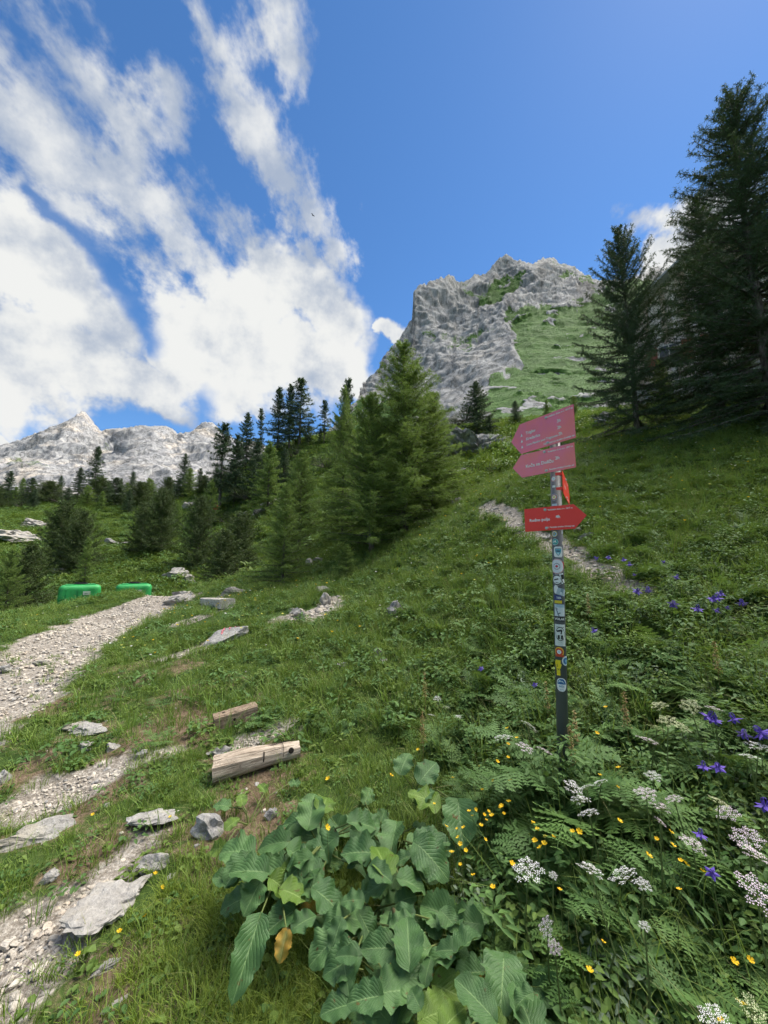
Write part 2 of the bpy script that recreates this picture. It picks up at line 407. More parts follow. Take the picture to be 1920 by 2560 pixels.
# ================================================================== MOUNTAINS
def rock_material(name, lo, mid, hi, green, warm, sc):
    m, nt, p = mat(name, 0.92, 0.15)
    geo = nd(nt, 'ShaderNodeNewGeometry'); pos = geo.outputs['Position']
    g = S(nt, nd(nt, 'ShaderNodeAttribute', attribute_name='grass').outputs['Fac'])
    mp = nd(nt, 'ShaderNodeMapping'); mp.inputs['Scale'].default_value = (1, 1, .28); nt.links.new(pos, mp.inputs[0])
    n1 = noise(nt, pos, .012 / sc, 6, .62); n2 = noise(nt, mp.outputs[0], .07 / sc, 8, .72, .4); n3 = noise(nt, pos, .22 / sc, 6, .75)
    rock = ramp(nt, n2 * .65 + n3 * .35, [(.30, lo), (.48, mid), (.66, hi)])
    mp2 = nd(nt, 'ShaderNodeMapping'); mp2.inputs['Scale'].default_value = (1, 1, .13); mp2.inputs['Rotation'].default_value = (0, R(14), 0); nt.links.new(pos, mp2.inputs[0])
    ck = ((noise(nt, mp2.outputs[0], .050 / sc, 8, .70) - .5)._m('ABSOLUTE')).smooth(.0, .03)
    rock = mixc(nt, (n1 - .5).smooth(.0, .22) * .7, rock, warm)
    rock = mixc(nt, (1.0 - ck) * .55, rock, [c * .6 for c in lo])
    gcol = ramp(nt, n3 * .4 + n1 * .3 + noise(nt, pos, .05 / sc, 5, .65) * .3, [(.35, [c * .62 for c in green]), (.5, green), (.68, [green[0] * 1.6, green[1] * 1.35, green[2] * 1.3])])
    c = mixc(nt, (g + (n3 - .5) * .85 + (n2 - .5) * .5).smooth(.40, .60), rock, gcol)
    lk(nt, c, p.inputs['Base Color']); bump(nt, p, n2 * 1.2 + n3 * .6 + ck * .6, .7, 5.0 * sc)
    return m
def pxpoly_mask(PX, PY, polys, soft=17):
    """soft membership of photograph areas, used only to lay grass patches on the rock"""
    out = np.zeros(PX.shape)
    for poly, w in polys:
        P = np.array(poly, float); ins = np.zeros(PX.shape, bool); dist = np.full(PX.shape, 1e9)
        for (x0, y0), (x1, y1) in zip(P, np.roll(P, -1, 0)):
            c = ((y0 > PY) != (y1 > PY)) & (PX < (x1 - x0) * (PY - y0) / (y1 - y0 + 1e-9) + x0); ins ^= c
            dx, dy = x1 - x0, y1 - y0; t = np.clip(((PX - x0) * dx + (PY - y0) * dy) / (dx * dx + dy * dy), 0, 1)
            dist = np.minimum(dist, np.hypot(PX - x0 - t * dx, PY - y0 - t * dy))
        sd = np.where(ins, dist, -dist); out = np.maximum(out, w * sst(sd, -soft, soft))
    return out
def build_mountain(name, ridge, base, depth_pts, grass, nx, ny, mtl, amp, back, label, px0, px1, smooth=False, ny_back=26, power=1.0):
    rx = np.array(ridge, float); bx = np.array(base, float)
    px = np.linspace(px0, px1, nx)
    ry = np.interp(px, rx[:, 0], rx[:, 1]); by = np.interp(px, bx[:, 0], bx[:, 1])
    t = np.linspace(0, 1, ny) ** power
    PX = np.repeat(px[None], ny, 0); PY = ry[None] + (by - ry)[None] * t[:, None]
    D = np.array(depth_pts, float)
    f = TPS(D[:, :2] / 200.0, np.log(D[:, 2]), reg=.003)
    dep = np.exp(f(PX / 200.0, PY / 200.0))
    u = (PX - 960) / FPX; v = (1280 - PY) / FPX; dy = CP - v * SP; dz = SP + v * CP
    P = np.stack([u / dy * dep, dep, dz / dy * dep], -1)
    g = pxpoly_mask(PX + 20 * fbm(PX / 34, PY / 34, o=5, g=.6), PY + 16 * fbm(PX / 34 + 9, PY / 34, o=5, g=.6), grass)
    g = g * (1 - .65 * sst(fbm(P[..., 0] / 26, P[..., 1] / 26, P[..., 2] / 40, o=5, g=.6), .34, .72))   # bare rock showing through the turf
    P = amp(P, g, t, PX, PY)
    # far side: falls away behind the crest so that it is a closed ridge, not a screen
    s = np.linspace(0, 1, ny_back)[1:]
    top = P[0]; dirb = np.array(back, float)
    B = top[None] + dirb[None, None] * (s[:, None, None] ** 1.2)
    B[..., 2] = top[None, :, 2] * (1 - s[:, None] ** 1.1) + -60 * s[:, None]
    B[..., 2] += fbm(B[..., 0] / 90, B[..., 1] / 90, o=4) * 18 * np.sin(np.pi * s)[:, None]
    A = np.concatenate([B[::-1], P], 0); Gm = np.concatenate([np.zeros(B.shape[:2]), g], 0)
    me = mesh_np(name, A.reshape(-1, 3), grid_faces(A.shape[0], nx), smooth=smooth, mats=[mtl])
    attr(me, 'grass', Gm)
    return link(name, me, kind='structure', label=label), P
def normals(P):
    du = np.gradient(P, axis=1); dv = np.gradient(P, axis=0); n = np.cross(du, dv); n /= np.linalg.norm(n, axis=-1, keepdims=True) + 1e-9; return n
RIDGE_A = [(820, 1075), (860, 1040), (895, 1005), (919, 947), (949, 924), (965, 885), (1000, 847), (1023, 804), (1031, 797), (1033, 735), (1046, 716), (1081, 704), (1123, 689), (1135, 691), (1142, 706), (1169, 702), (1185, 689), (1196, 685), (1200, 691), (1218, 683), (1243, 650), (1266, 634), (1289, 650), (1331, 662), (1358, 645), (1381, 646), (1401, 660), (1432, 669), (1451, 681), (1490, 702), (1560, 702), (1602, 691), (1628, 671), (1645, 666), (1686, 679), (1715, 681), (1920, 640), (2300, 560), (2900, 470)]
BASE_A = [(820, 1110), (900, 1085), (1060, 1070), (1200, 1080), (1500, 1080), (1920, 1080), (2900, 1080)]
DEP_A = [(820, 1100, 330), (900, 1080, 280), (900, 1010, 420), (960, 1000, 380), (1080, 990, 290), (1160, 990, 215), (1250, 1000, 165), (1400, 1000, 150), (1500, 1000, 140), (1200, 1080, 120), (1500, 1080, 100), (1060, 1070, 190), (1300, 900, 262), (1450, 900, 235), (1300, 800, 420), (1460, 780, 430), (1500, 710, 640), (1030, 800, 565), (1033, 740, 590), (1120, 692, 640), (1266, 636, 780), (1358, 647, 830), (1490, 702, 850), (1645, 668, 900), (1920, 640, 860), (2300, 560, 800), (2900, 470, 760), (1700, 800, 430), (1900, 800, 380), (1700, 950, 190), (1900, 950, 170), (2400, 900, 200), (2900, 900, 210), (2900, 1080, 110), (1920, 1080, 100), (1150, 850, 490), (1200, 745, 690), (1100, 760, 590), (1000, 900, 500), (925, 950, 540), (1280, 720, 700), (1380, 760, 520)]
GRASS_A = [([(1270, 800), (1330, 770), (1430, 780), (1480, 745), (1560, 710), (3000, 640), (3000, 1100), (1130, 1100), (1230, 985), (1210, 960), (1300, 920), (1290, 850)], 1.0),
           ([(1140, 720), (1180, 730), (1200, 745), (1270, 700), (1320, 690), (1300, 730), (1260, 760), (1190, 780), (1195, 755)], .95),
           ([(1390, 694), (1440, 694), (1492, 714), (1470, 718), (1430, 706), (1390, 706)], 1.2), ([(1380, 656), (1440, 664), (1430, 672), (1385, 664)], .8),
           ([(1120, 870), (1200, 830), (1230, 830), (1160, 885), (1120, 890)], .75), ([(1060, 830), (1095, 820), (1090, 870), (1070, 870)], .6), ([(1110, 845), (1150, 835), (1150, 870), (1120, 870)], .6),
           ([(820, 1120), (890, 1010), (960, 1005), (1100, 1010), (1140, 1100)], .75), ([(1140, 706), (1175, 704), (1180, 716), (1150, 714)], .8)]
def amp_a(P, g, t, PX, PY):
    n = normals(P); k = (1 - .86 * np.clip(g, 0, 1)); x, y, z = P[..., 0], P[..., 1], P[..., 2]
    sc = P[..., 1] / 600.0
    r = 16 * ridged(x / 120, y / 120, z / 520, o=5, g=.5) + 3 * fbm(x / 45, y / 45, z / 160, o=4, g=.5) + 5 * ridged(x / 26, y / 26, z / 300, o=5, g=.5)
    s = (x * .55 + z * .9 + 10 * fbm(x / 80, y / 80, z / 80, o=3)) / 17      # dipping strata
    r = r + 3.0 * np.abs((s % 1) - .5) * 2 + 1.5 * perlin(x / 9, y / 9, z / 20)
    edge = sst(t, 0, .10)[:, None] * .9 + .1
    bumpy = (5 * fbm(x / 45, y / 45, z / 45, o=5, g=.55) + 3 * ridged(x / 60, y / 60, z / 60, o=3)) * np.clip(g, 0, 1)
    P = P - n * ((r - 14) * k * edge * .85 * sc * np.sign(n[..., 1:2].mean()) + bumpy * sc)[..., None]
    jag = (fbm(PX[0] / 9, PX[0] * 0, o=4) * 4.5 + ridged(PX[0] / 22, PX[0] * 0 + 3, o=3) * 2.5 - 2) * (1 - .5 * sst(PX[0], 1480, 1560))
    P[..., 2] += jag[None] * (1 - sst(t, 0, .05))[:, None]
    return P
rockA = rock_material('cliff_limestone', (.15, .156, .160), (.285, .290, .290), (.43, .435, .43), (.055, .125, .024), (.37, .35, .32), .5)
mtnA, PA = build_mountain('mountain', RIDGE_A, BASE_A, DEP_A, GRASS_A, 700, 480, rockA, amp_a, (260, 420, 0), 'steep grey limestone peak with green meadow on its flank', 820, 2900)
RIDGE_B = [(-500, 1160), (-150, 1140), (0, 1116), (50, 1100), (85, 1085), (135, 1068), (174, 1050), (198, 1034), (205, 1028), (214, 1032), (235, 1060), (251, 1078), (270, 1073), (308, 1070), (347, 1069), (409, 1065), (424, 1069), (444, 1084), (480, 1080), (505, 1058), (530, 1056), (555, 1081), (575, 1100), (700, 1130), (820, 1165), (980, 1200)]
BASE_B = [(-500, 1290), (300, 1290), (980, 1290)]
DEP_B = [(-500, 1160, 3000), (0, 1116, 3050), (85, 1085, 3100), (204, 1034, 3150), (250, 1078, 3300), (340, 1070, 3500), (420, 1066, 3450), (444, 1080, 3400), (515, 1063, 3150), (575, 1100, 2900), (980, 1200, 2500), (-500, 1290, 1300), (0, 1290, 1250), (300, 1290, 1200), (600, 1290, 1250), (980, 1290, 1500), (100, 1140, 2500), (300, 1130, 2700), (300, 1170, 2000), (480, 1150, 2300), (100, 1200, 1750), (320, 1120, 2450), (600, 1200, 1800)]
GRASS_B = [([(0, 1180), (60, 1160), (90, 1165), (60, 1185), (0, 1200)], .62), ([(70, 1185), (140, 1175), (150, 1190), (100, 1200), (60, 1200)], .68), ([(120, 1160), (200, 1150), (180, 1165), (130, 1175)], .5), ([(250, 1130), (285, 1120), (275, 1160), (250, 1185), (230, 1170)], .52), ([(310, 1145), (340, 1148), (335, 1158), (318, 1156)], .5), ([(380, 1185), (420, 1190), (430, 1210), (380, 1200)], .5), ([(330, 1185), (360, 1200), (350, 1215)], .45)]
def amp_b(P, g, t, PX, PY):
    n = normals(P); x, y, z = P[..., 0], P[..., 1], P[..., 2]
    r = 105 * ridged(x / 560, y / 560, z / 700, o=5, g=.48) + 14 * fbm(x / 110, y / 110, z / 110, o=4) + 6 * ridged(x / 45, y / 45, z / 60, o=3)
    edge = sst(t, 0, .12)[:, None] * .92 + .08
    P = P - n * ((r - 45) * edge * .62 * np.sign(n[..., 1:2].mean()))[..., None]
    P[..., 2] += ((fbm(PX[0] / 7, PX[0] * 0, o=4) * 10)[None] * (1 - sst(t, 0, .05))[:, None])
    return P
rockB = rock_material('far_limestone', (.18, .185, .195), (.31, .312, .315), (.48, .47, .445), (.12, .16, .085), (.68, .58, .46), 2.6)
mtnB, PB = build_mountain('mountain', RIDGE_B, BASE_B, DEP_B, GRASS_B, 460, 220, rockB, amp_b, (-300, 1600, 0), 'distant pale limestone massif under the cloud', -500, 980)

# ================================================================== PLANT MATERIALS
def leaf_material(name, lo, hi, trans=0.3, rough=0.6, tip=None, rnd=0.6, spec=0.25, scale=6.0):
    m = bpy.data.materials.new(name); m.use_nodes = True; nt = m.node_tree; p = nt.nodes['Principled BSDF']; out = nt.nodes['Material Output']
    oi = nd(nt, 'ShaderNodeObjectInfo'); tc = nd(nt, 'ShaderNodeTexCoord'); geo = nd(nt, 'ShaderNodeNewGeometry')
    r = S(nt, oi.outputs['Random']); n = noise(nt, geo.outputs['Position'], scale, 3, .6)
    f = (r * rnd + n * (1.0 - rnd) + (n - .5) * .5).clamp()
    c = mixc(nt, f, lo, hi)
    if tip is not None:
        t = S(nt, nd(nt, 'ShaderNodeAttribute', attribute_name='tip').outputs['Fac']); c = mixc(nt, t, c, tip)
    p.inputs['Roughness'].default_value = rough; p.inputs['Specular IOR Level'].default_value = spec
    nt.links.new(c, p.inputs['Base Color'])
    tr = nd(nt, 'ShaderNodeBsdfTranslucent'); nt.links.new(mixc(nt, .35, c, (.20, .26, .02)), tr.inputs[0])
    mx = nd(nt, 'ShaderNodeMixShader'); mx.inputs[0].default_value = trans
    nt.links.new(p.outputs[0], mx.inputs[1]); nt.links.new(tr.outputs[0], mx.inputs[2]); nt.links.new(mx.outputs[0], out.inputs[0])
    return m
M_LAWN = leaf_material('lawn_grass', (.085, .150, .022), (.19, .285, .045), .3, tip=(.19, .27, .06))
M_MEADOW = leaf_material('meadow_grass', (.075, .155, .026), (.185, .31, .055), .3, tip=(.22, .24, .075))
M_BRIGHT = leaf_material('bright_lawn', (.12, .20, .02), (.24, .33, .04), .35, tip=(.28, .32, .08))
M_DRY = leaf_material('dry_grass', (.16, .165, .06), (.25, .24, .10), .25)
M_HERB = leaf_material('herb_leaf', (.048, .112, .028), (.12, .225, .06), .3)
M_HERB2 = leaf_material('herb_leaf_yellowish', (.070, .13, .022), (.155, .235, .045), .3)
M_HERB3 = leaf_material('herb_leaf_greyish', (.10, .15, .095), (.19, .25, .16), .25)
M_FERN = leaf_material('feathery_leaf', (.055, .125, .034), (.13, .235, .06), .3)
M_SPRUCE = leaf_material('needle_dark', (.030, .062, .034), (.080, .130, .062), .15, rnd=.35, scale=1.6)
M_LARCH = leaf_material('needle_larch', (.095, .17, .042), (.22, .325, .08), .38, rnd=.3, scale=1.6)
M_MUGO = leaf_material('needle_dwarf_pine', (.020, .036, .014), (.055, .080, .028), .12, rnd=.35, scale=1.6)
M_STEM = leaf_material('green_stem', (.08, .12, .03), (.15, .18, .06), .1)
def simple(name, c, rough=.7, c2=None, sc=8, spec=.3, bmp=0):
    m, nt, p = mat(name, rough, spec)
    tc = nd(nt, 'ShaderNodeTexCoord'); n = noise(nt, tc.outputs['Object'], sc, 4, .65)
    lk(nt, mixc(nt, n.smooth(.3, .7), c, c2 or [x * .8 for x in c]), p.inputs['Base Color'])
    if bmp: bump(nt, p, n, bmp, .02)
    return m
def bark_material():
    m, nt, p = mat('bark', .95, .1)
    tc = nd(nt, 'ShaderNodeTexCoord'); mp = nd(nt, 'ShaderNodeMapping'); mp.inputs['Scale'].default_value = (14, 14, 3); nt.links.new(tc.outputs['Object'], mp.inputs[0])
    n = noise(nt, mp.outputs[0], 1.5, 6, .7); lk(nt, ramp(nt, n, [(.3, (.035, .030, .026)), (.5, (.10, .088, .078)), (.7, (.21, .19, .175))]), p.inputs['Base Color']); bump(nt, p, n, .8, .02)
    return m
M_BARK = bark_material()
M_TWIG = simple('twig', (.075, .058, .042), .9, (.04, .03, .022))

# ================================================================== PLANT SHAPES
def unit(v): return v / (np.linalg.norm(v, axis=-1, keepdims=True) + 1e-9)
def blades(n, rad, h0, h1, w, lean=.5, seg=3, rs=None, curl=.6):
    """a tuft of bent grass blades -> V, F(quads as tris), tip"""
    rs = rs or np.random.default_rng(1)
    a = rs.uniform(0, 2*np.pi, n); r = rad * np.sqrt(rs.uniform(0, 1, n)); b = np.stack([r*np.cos(a), r*np.sin(a), -.01 + 0*r], 1)
    h = rs.uniform(h0, h1, n); az = a + rs.normal(0, .9, n); ln = np.abs(rs.normal(lean, lean*.5, n))
    d = np.stack([np.cos(az), np.sin(az), 0*az], 1); sd = np.stack([-np.sin(az + rs.normal(0, .8, n)), np.cos(az), 0*az], 1); sd = unit(sd)
    V = []; T = []
    for k in range(seg + 1):
        t = k / seg
        c = b + d * (h * ln * (t ** 1.8))[:, None] + np.array([0, 0, 1]) * (h * (t - curl * ln * .45 * t ** 2.5))[:, None]
        ww = w * (1 - t ** 1.7) * .5
        V += [c - sd * ww, c + sd * ww] if k < seg else [c]; T += [t, t] if k < seg else [t]
    nv = 2 * seg + 1; VV = np.stack(V, 1).reshape(-1, 3); tip = np.tile(np.array(T), n)
    F = []
    for k in range(seg - 1): F += [(2*k, 2*k+1, 2*k+3), (2*k, 2*k+3, 2*k+2)]
    F += [(2*seg-2, 2*seg-1, 2*seg)]
    F = np.array(F); FF = (F[None] + (np.arange(n) * nv)[:, None, None]).reshape(-1, 3)
    return VV, FF, tip
def proto(name, V, F, mats, tip=None, mi=None, smooth=False):
    me = mesh_np(name, V, F, mats=mats, mi=mi, smooth=smooth)
    if tip is not None: attr(me, 'tip', np.clip(tip, 0, 1) ** 2.5 * .7)
    return bpy.data.objects.new(name, me)
LEAFQ = np.array([(0, 0), (.30, .42), (.26, .75), (0, 1.0), (-.26, .75), (-.30, .42)])
def leafs(base, dirn, up, L, W, fold=.25, bend=.3):
    """simple pointed leaves; base, dirn, up (n,3), L, W (n)"""
    n = len(base); sd = unit(np.cross(dirn, up)); up = unit(np.cross(sd, dirn))
    V = []
    for x, t in LEAFQ:
        V.append(base + dirn * (L * t)[:, None] + sd * (W * x * 1.6)[:, None] + up * ((W * abs(x) * fold * 2) - L * bend * t * t)[:, None])
    V = np.stack(V, 1).reshape(-1, 3); F = np.array([(0, 1, 2), (0, 2, 3), (0, 3, 4), (0, 4, 5)])
    return V, (F[None] + (np.arange(n) * 6)[:, None, None]).reshape(-1, 3)
def rdir(rs, n, zlo=-.2, zhi=.8):
    a = rs.uniform(0, 2*np.pi, n); z = rs.uniform(zlo, zhi, n); q = np.sqrt(1 - z*z); return np.stack([q*np.cos(a), q*np.sin(a), z], 1)
def herb_clump(seed, n, rad, h, L, W):
    rs = np.random.default_rng(seed)
    a = rs.uniform(0, 2*np.pi, n); r = rad*np.sqrt(rs.uniform(0, 1, n)); z = h * rs.uniform(.15, 1, n) * (1 - .4*(r/rad)**2)
    b = np.stack([r*np.cos(a), r*np.sin(a), z], 1); d = unit(np.stack([np.cos(a), np.sin(a), 0*a], 1) * .8 + rdir(rs, n, -.3, .5))
    V, F = leafs(b, d, np.tile([0, 0, 1.], (n, 1)), L*rs.uniform(.6, 1.2, n), W*rs.uniform(.7, 1.2, n))
    return V, F
def frond(L, W, pairs=13, sub=5, droop=.35, rs=None):
    """a twice-divided feathery leaf along +X"""
    V = []; F = []; n = 0
    def P(t): return np.array([L*t*(1 - .12*droop*t), 0, L*(.55*t - droop*1.15*t*t)])
    J = rs or np.random.default_rng(3)
    for i in range(pairs):
        t = .18 + .80*i/(pairs-1) + J.normal(0, .008); c = P(t); wl = J.uniform(.7, 1.1)* W * math.sin(math.pi*min(1, (t-.05))**.62)**.9 * (1 if rs is None else rs.uniform(.85, 1.1)) + .006
        for sgn in (-1, 1):
            d = unit(np.array([.55 + J.normal(0, .14), sgn*1.0, -.12 + J.normal(0, .16)])); q = np.cross(d, [0, 0, 1.]); q = unit(q)
            for k in range(sub):
                s = (k + .4)/sub; b = c + d*wl*s; ll = wl*.36*(1 - .75*s) + .004
                for e in (-1, 1):
                    tipv = b + unit(d*.75 + q*e)*ll
                    V += [b - d*wl*.07, b + d*wl*.10, tipv]; F.append((n, n+1, n+2)); n += 3
            tipv = c + d*wl*1.02; V += [c + d*wl*.8 - q*.003, c + d*wl*.8 + q*.003, tipv]; F.append((n, n+1, n+2)); n += 3
            V += [c - q*.0015, c + q*.0015, tipv]; F.append((n, n+1, n+2)); n += 3
    for i in range(6):
        a, b = P(i/6), P((i+1)/6); V += [a + [0, .003, 0], a - [0, .003, 0], b]; F.append((n, n+1, n+2)); n += 3
    return np.array(V), np.array(F)
def rotz(V, a):
    c, s = math.cos(a), math.sin(a); return V @ np.array([[c, s, 0], [-s, c, 0], [0, 0, 1]])
def fern_plant(seed, nf, L, W, pairs=12, sub=4):
    rs = np.random.default_rng(seed); VV = []; FF = []; n = 0
    for i in range(nf):
        V, F = frond(L*rs.uniform(.7, 1.1), W*rs.uniform(.8, 1.1), pairs, sub, rs.uniform(.25, .6), rs)
        tilt = rs.uniform(-.1, .55); c, s = math.cos(tilt), math.sin(tilt); V = V @ np.array([[c, 0, s], [0, 1, 0], [-s, 0, c]])
        V = rotz(V, 2*math.pi*i/nf + rs.uniform(-.4, .4)); VV.append(V); FF.append(F + n); n += len(V)
    return np.concatenate(VV), np.concatenate(FF)
def stack(*parts):
    VV, FF, MM, n = [], [], [], 0
    for V, F, m in parts: VV.append(V); FF.append(np.asarray(F) + n); MM.append(np.full(len(F), m)); n += len(V)
    return np.concatenate(VV), np.concatenate(FF), np.concatenate(MM)

# ------------------------------------------------------------------ scatter for uncountable growth
def scatter(name, protos, P, rot, scl, idx, label):
    coll = bpy.data.collections.new('protos_' + name)
    for i, o in enumerate(protos): o.name = 'p%02d_%s' % (i, name); coll.objects.link(o)
    me = bpy.data.meshes.new(name); me.vertices.add(len(P)); me.vertices.foreach_set('co', np.asarray(P, np.float32).ravel())
    a = me.attributes.new('rot', 'FLOAT_VECTOR', 'POINT'); a.data.foreach_set('vector', np.asarray(rot, np.float32).ravel())
    a = me.attributes.new('scl', 'FLOAT_VECTOR', 'POINT'); a.data.foreach_set('vector', np.asarray(scl, np.float32).ravel())
    a = me.attributes.new('idx', 'INT', 'POINT'); a.data.foreach_set('value', np.asarray(idx, np.int32).ravel())
    o = link(name, me, kind='stuff', label=label)
    ng = bpy.data.node_groups.new(name, 'GeometryNodeTree')
    ng.interface.new_socket('Geometry', in_out='INPUT', socket_type='NodeSocketGeometry'); ng.interface.new_socket('Geometry', in_out='OUTPUT', socket_type='NodeSocketGeometry')
    gi = ng.nodes.new('NodeGroupInput'); go = ng.nodes.new('NodeGroupOutput')
    ci = ng.nodes.new('GeometryNodeCollectionInfo'); ci.inputs['Collection'].default_value = coll; ci.inputs['Separate Children'].default_value = True; ci.inputs['Reset Children'].default_value = True
    ip = ng.nodes.new('GeometryNodeInstanceOnPoints'); ip.inputs['Pick Instance'].default_value = True
    def na(n, t):
        q = ng.nodes.new('GeometryNodeInputNamedAttribute'); q.data_type = t; q.inputs['Name'].default_value = n; return q.outputs[0]
    L = ng.links
    L.new(gi.outputs[0], ip.inputs['Points']); L.new(ci.outputs[0], ip.inputs['Instance']); L.new(na('idx', 'INT'), ip.inputs['Instance Index'])
    L.new(na('rot', 'FLOAT_VECTOR'), ip.inputs['Rotation']); L.new(na('scl', 'FLOAT_VECTOR'), ip.inputs['Scale']); L.new(ip.outputs[0], go.inputs[0])
    md = o.modifiers.new('scatter', 'NODES'); md.node_group = ng
    return o
def field(y0, y1, dens, side=1.14, margin=.8, seed=0):
    """random points on the hillside, even density per square metre, across the strip y0..y1"""
    rs = np.random.default_rng(seed); w = side*y1 + margin; n = int(dens*(y1-y0)*2*w)
    x = rs.uniform(-w, w, n); y = rs.uniform(y0, y1, n); k = np.abs(x) < side*y + margin
    return x[k], y[k], rs
def slope_rot(x, y, rs, tilt=.12, follow=.45):
    e = .15; gx = (gz(x+e, y) - gz(x-e, y))/(2*e); gy = (gz(x, y+e) - gz(x, y-e))/(2*e)
    rx = np.arctan(gy)*follow + rs.normal(0, tilt, len(x)); ry = -np.arctan(gx)*follow + rs.normal(0, tilt, len(x))
    return np.stack([rx, ry, rs.uniform(0, 6.283, len(x))*1.0], 1)
def xyz(x, y, dz=0.0): return np.stack([x, y, gz(x, y) + dz], 1)
KEEP_OUT = []      # (x, y, radius) of logs, rocks and tanks: no tuft grows through them
def clear(x, y):
    k = np.ones(len(x), bool)
    for cx, cy, r in KEEP_OUT: k &= (x-cx)**2 + (y-cy)**2 > r*r
    return k

# ================================================================== TREES
def needle_mesh(S0, S1, k, nl, nw, rs, ang=.75, flat=0.0):
    """k needles along every twig S0->S1"""
    n = len(S0); d = unit(S1 - S0); s = (np.arange(k)[None] + rs.uniform(0, 1, (n, k)))/k
    B = S0[:, None] + (S1 - S0)[:, None]*s[..., None]
    rd = rs.normal(size=(n, k, 3)); rd[..., 2] *= (1 - flat); pr = unit(rd - (rd*d[:, None]).sum(-1, keepdims=True)*d[:, None])
    nd_ = unit(d[:, None]*(1 - ang) + pr*ang); L = nl*rs.uniform(.7, 1.25, (n, k, 1)); sd = unit(np.cross(nd_, rs.normal(size=(n, k, 3))))*nw*.5
    V = np.stack([B - sd, B + sd, B + nd_*L], 2).reshape(-1, 3)
    return V, np.arange(len(V)).reshape(-1, 3)
def tree_meshes(name, seed, H, Rm, base=.06, whorl=.16, per=5, step=.08, k=10, nl=.05, nw=.008, droop=.25, upturn=.15, elev=(-8, 38), profile=.85, tl=.38, gap=.0, needle=None, trunk_r=None, lean=0.0, flat=.2, gauze=0.0):
    rs = np.random.default_rng(seed); tb = MB()
    tr = trunk_r or H*.013 + .015
    bend = rs.normal(0, .012*H, 2)
    def trunk(z):
        f = z/H; return np.array([bend[0]*math.sin(f*2.6) + lean*z*f, bend[1]*math.sin(f*2.1 + .7), z])
    zs = np.linspace(0, H, 14); tb.tube([trunk(z) - ([0, 0, .35] if z == 0 else [0, 0, 0]) for z in zs], [max(.004, tr*(1 - .97*(z/H)**.9))*(1.35 if z == 0 else 1) for z in zs], k=7)
    A, B = [], []; z = base*H; ph = 0
    while z < H*.985:
        f = (z/H - base)/(1 - base)
        for j in range(per):
            if rs.uniform() < gap: continue
            az = ph + 2*math.pi*j/per + rs.normal(0, .35); zz = z + rs.uniform(-.5, .5)*whorl
            L = (Rm*(max(0, 1 - f)**profile) + .05*Rm)*rs.uniform(.55, 1.12)
            if L < .05: continue
            el = R(elev[0] + (elev[1] - elev[0])*f + rs.normal(0, 6)); h = np.array([math.cos(az), math.sin(az), 0])
            def pt(t): return trunk(min(zz, H)) + h*L*t*math.cos(el) + np.array([0, 0, 1])*L*(t*math.sin(el) - droop*(1-f)*t*t + upturn*t**3)
            ts = np.linspace(0, 1, 6); pts = np.array([pt(t) for t in ts])
            tb.tube(pts, [max(.0025, tr*.28*(1 - .85*t)*min(1, L/Rm + .25)) for t in ts], k=3, cap=False)
            m = max(3, int(L/step)); t0 = np.linspace(.10, 1, m) + rs.uniform(-.4, .4, m)/m; t0 = np.clip(t0, .06, 1)
            p0 = np.stack([np.interp(t0, ts, pts[:, c]) for c in range(3)], 1); p1 = np.stack([np.interp(np.clip(t0 + .05, 0, 1.2), ts, pts[:, c]) for c in range(3)], 1)
            tan = unit(p1 - p0 + h*1e-4); side = unit(np.cross(tan, [0, 0, 1.]))
            for sg in (-1, 1):
                l = np.minimum(.42*L, tl)*(1.05 - .75*t0)*rs.uniform(.5, 1.15, m) + .02
                d = unit(tan*rs.uniform(.35, .9, (m, 1)) + side*sg*rs.uniform(.45, 1, (m, 1)) + np.array([0, 0, 1])*rs.normal(-.18, .28, (m, 1)))
                A.append(p0); B.append(p0 + d*l[:, None])
            A.append(p0[:-1]); B.append(p0[1:])
            if gauze:                                   # hanging shoots below the limb
                l = tl*gauze*rs.uniform(.4, 1.1, m); A.append(p0); B.append(p0 + unit(np.stack([rs.normal(0, .3, m), rs.normal(0, .3, m), -np.ones(m)], 1))*l[:, None])
        z += whorl*rs.uniform(.75, 1.25)*(1.0 - .35*f); ph += 1.9
    tz = np.linspace(H*.9, H*1.0, 5); T = np.array([trunk(q) for q in tz]); A.append(T[:-1]); B.append(T[1:])
    A = np.concatenate(A); B = np.concatenate(B)
    V, F = needle_mesh(A, B, k, nl, nw, rs, flat=flat)
    # the twigs themselves
    sd = unit(np.cross(B - A, rs.normal(size=A.shape)))*max(nw*.35, .002); TV = np.stack([A - sd, A + sd, B], 1).reshape(-1, 3); TF = np.arange(len(TV)).reshape(-1, 3) + len(V)
    mi = np.concatenate([np.zeros(len(F), int), np.ones(len(TF), int)])
    crown = mesh_np('crown', np.concatenate([V, TV]), np.concatenate([F, TF]), mats=[needle or M_LARCH, M_TWIG], mi=mi)
    return tb.mesh('trunk', [M_BARK], smooth=True), crown, H
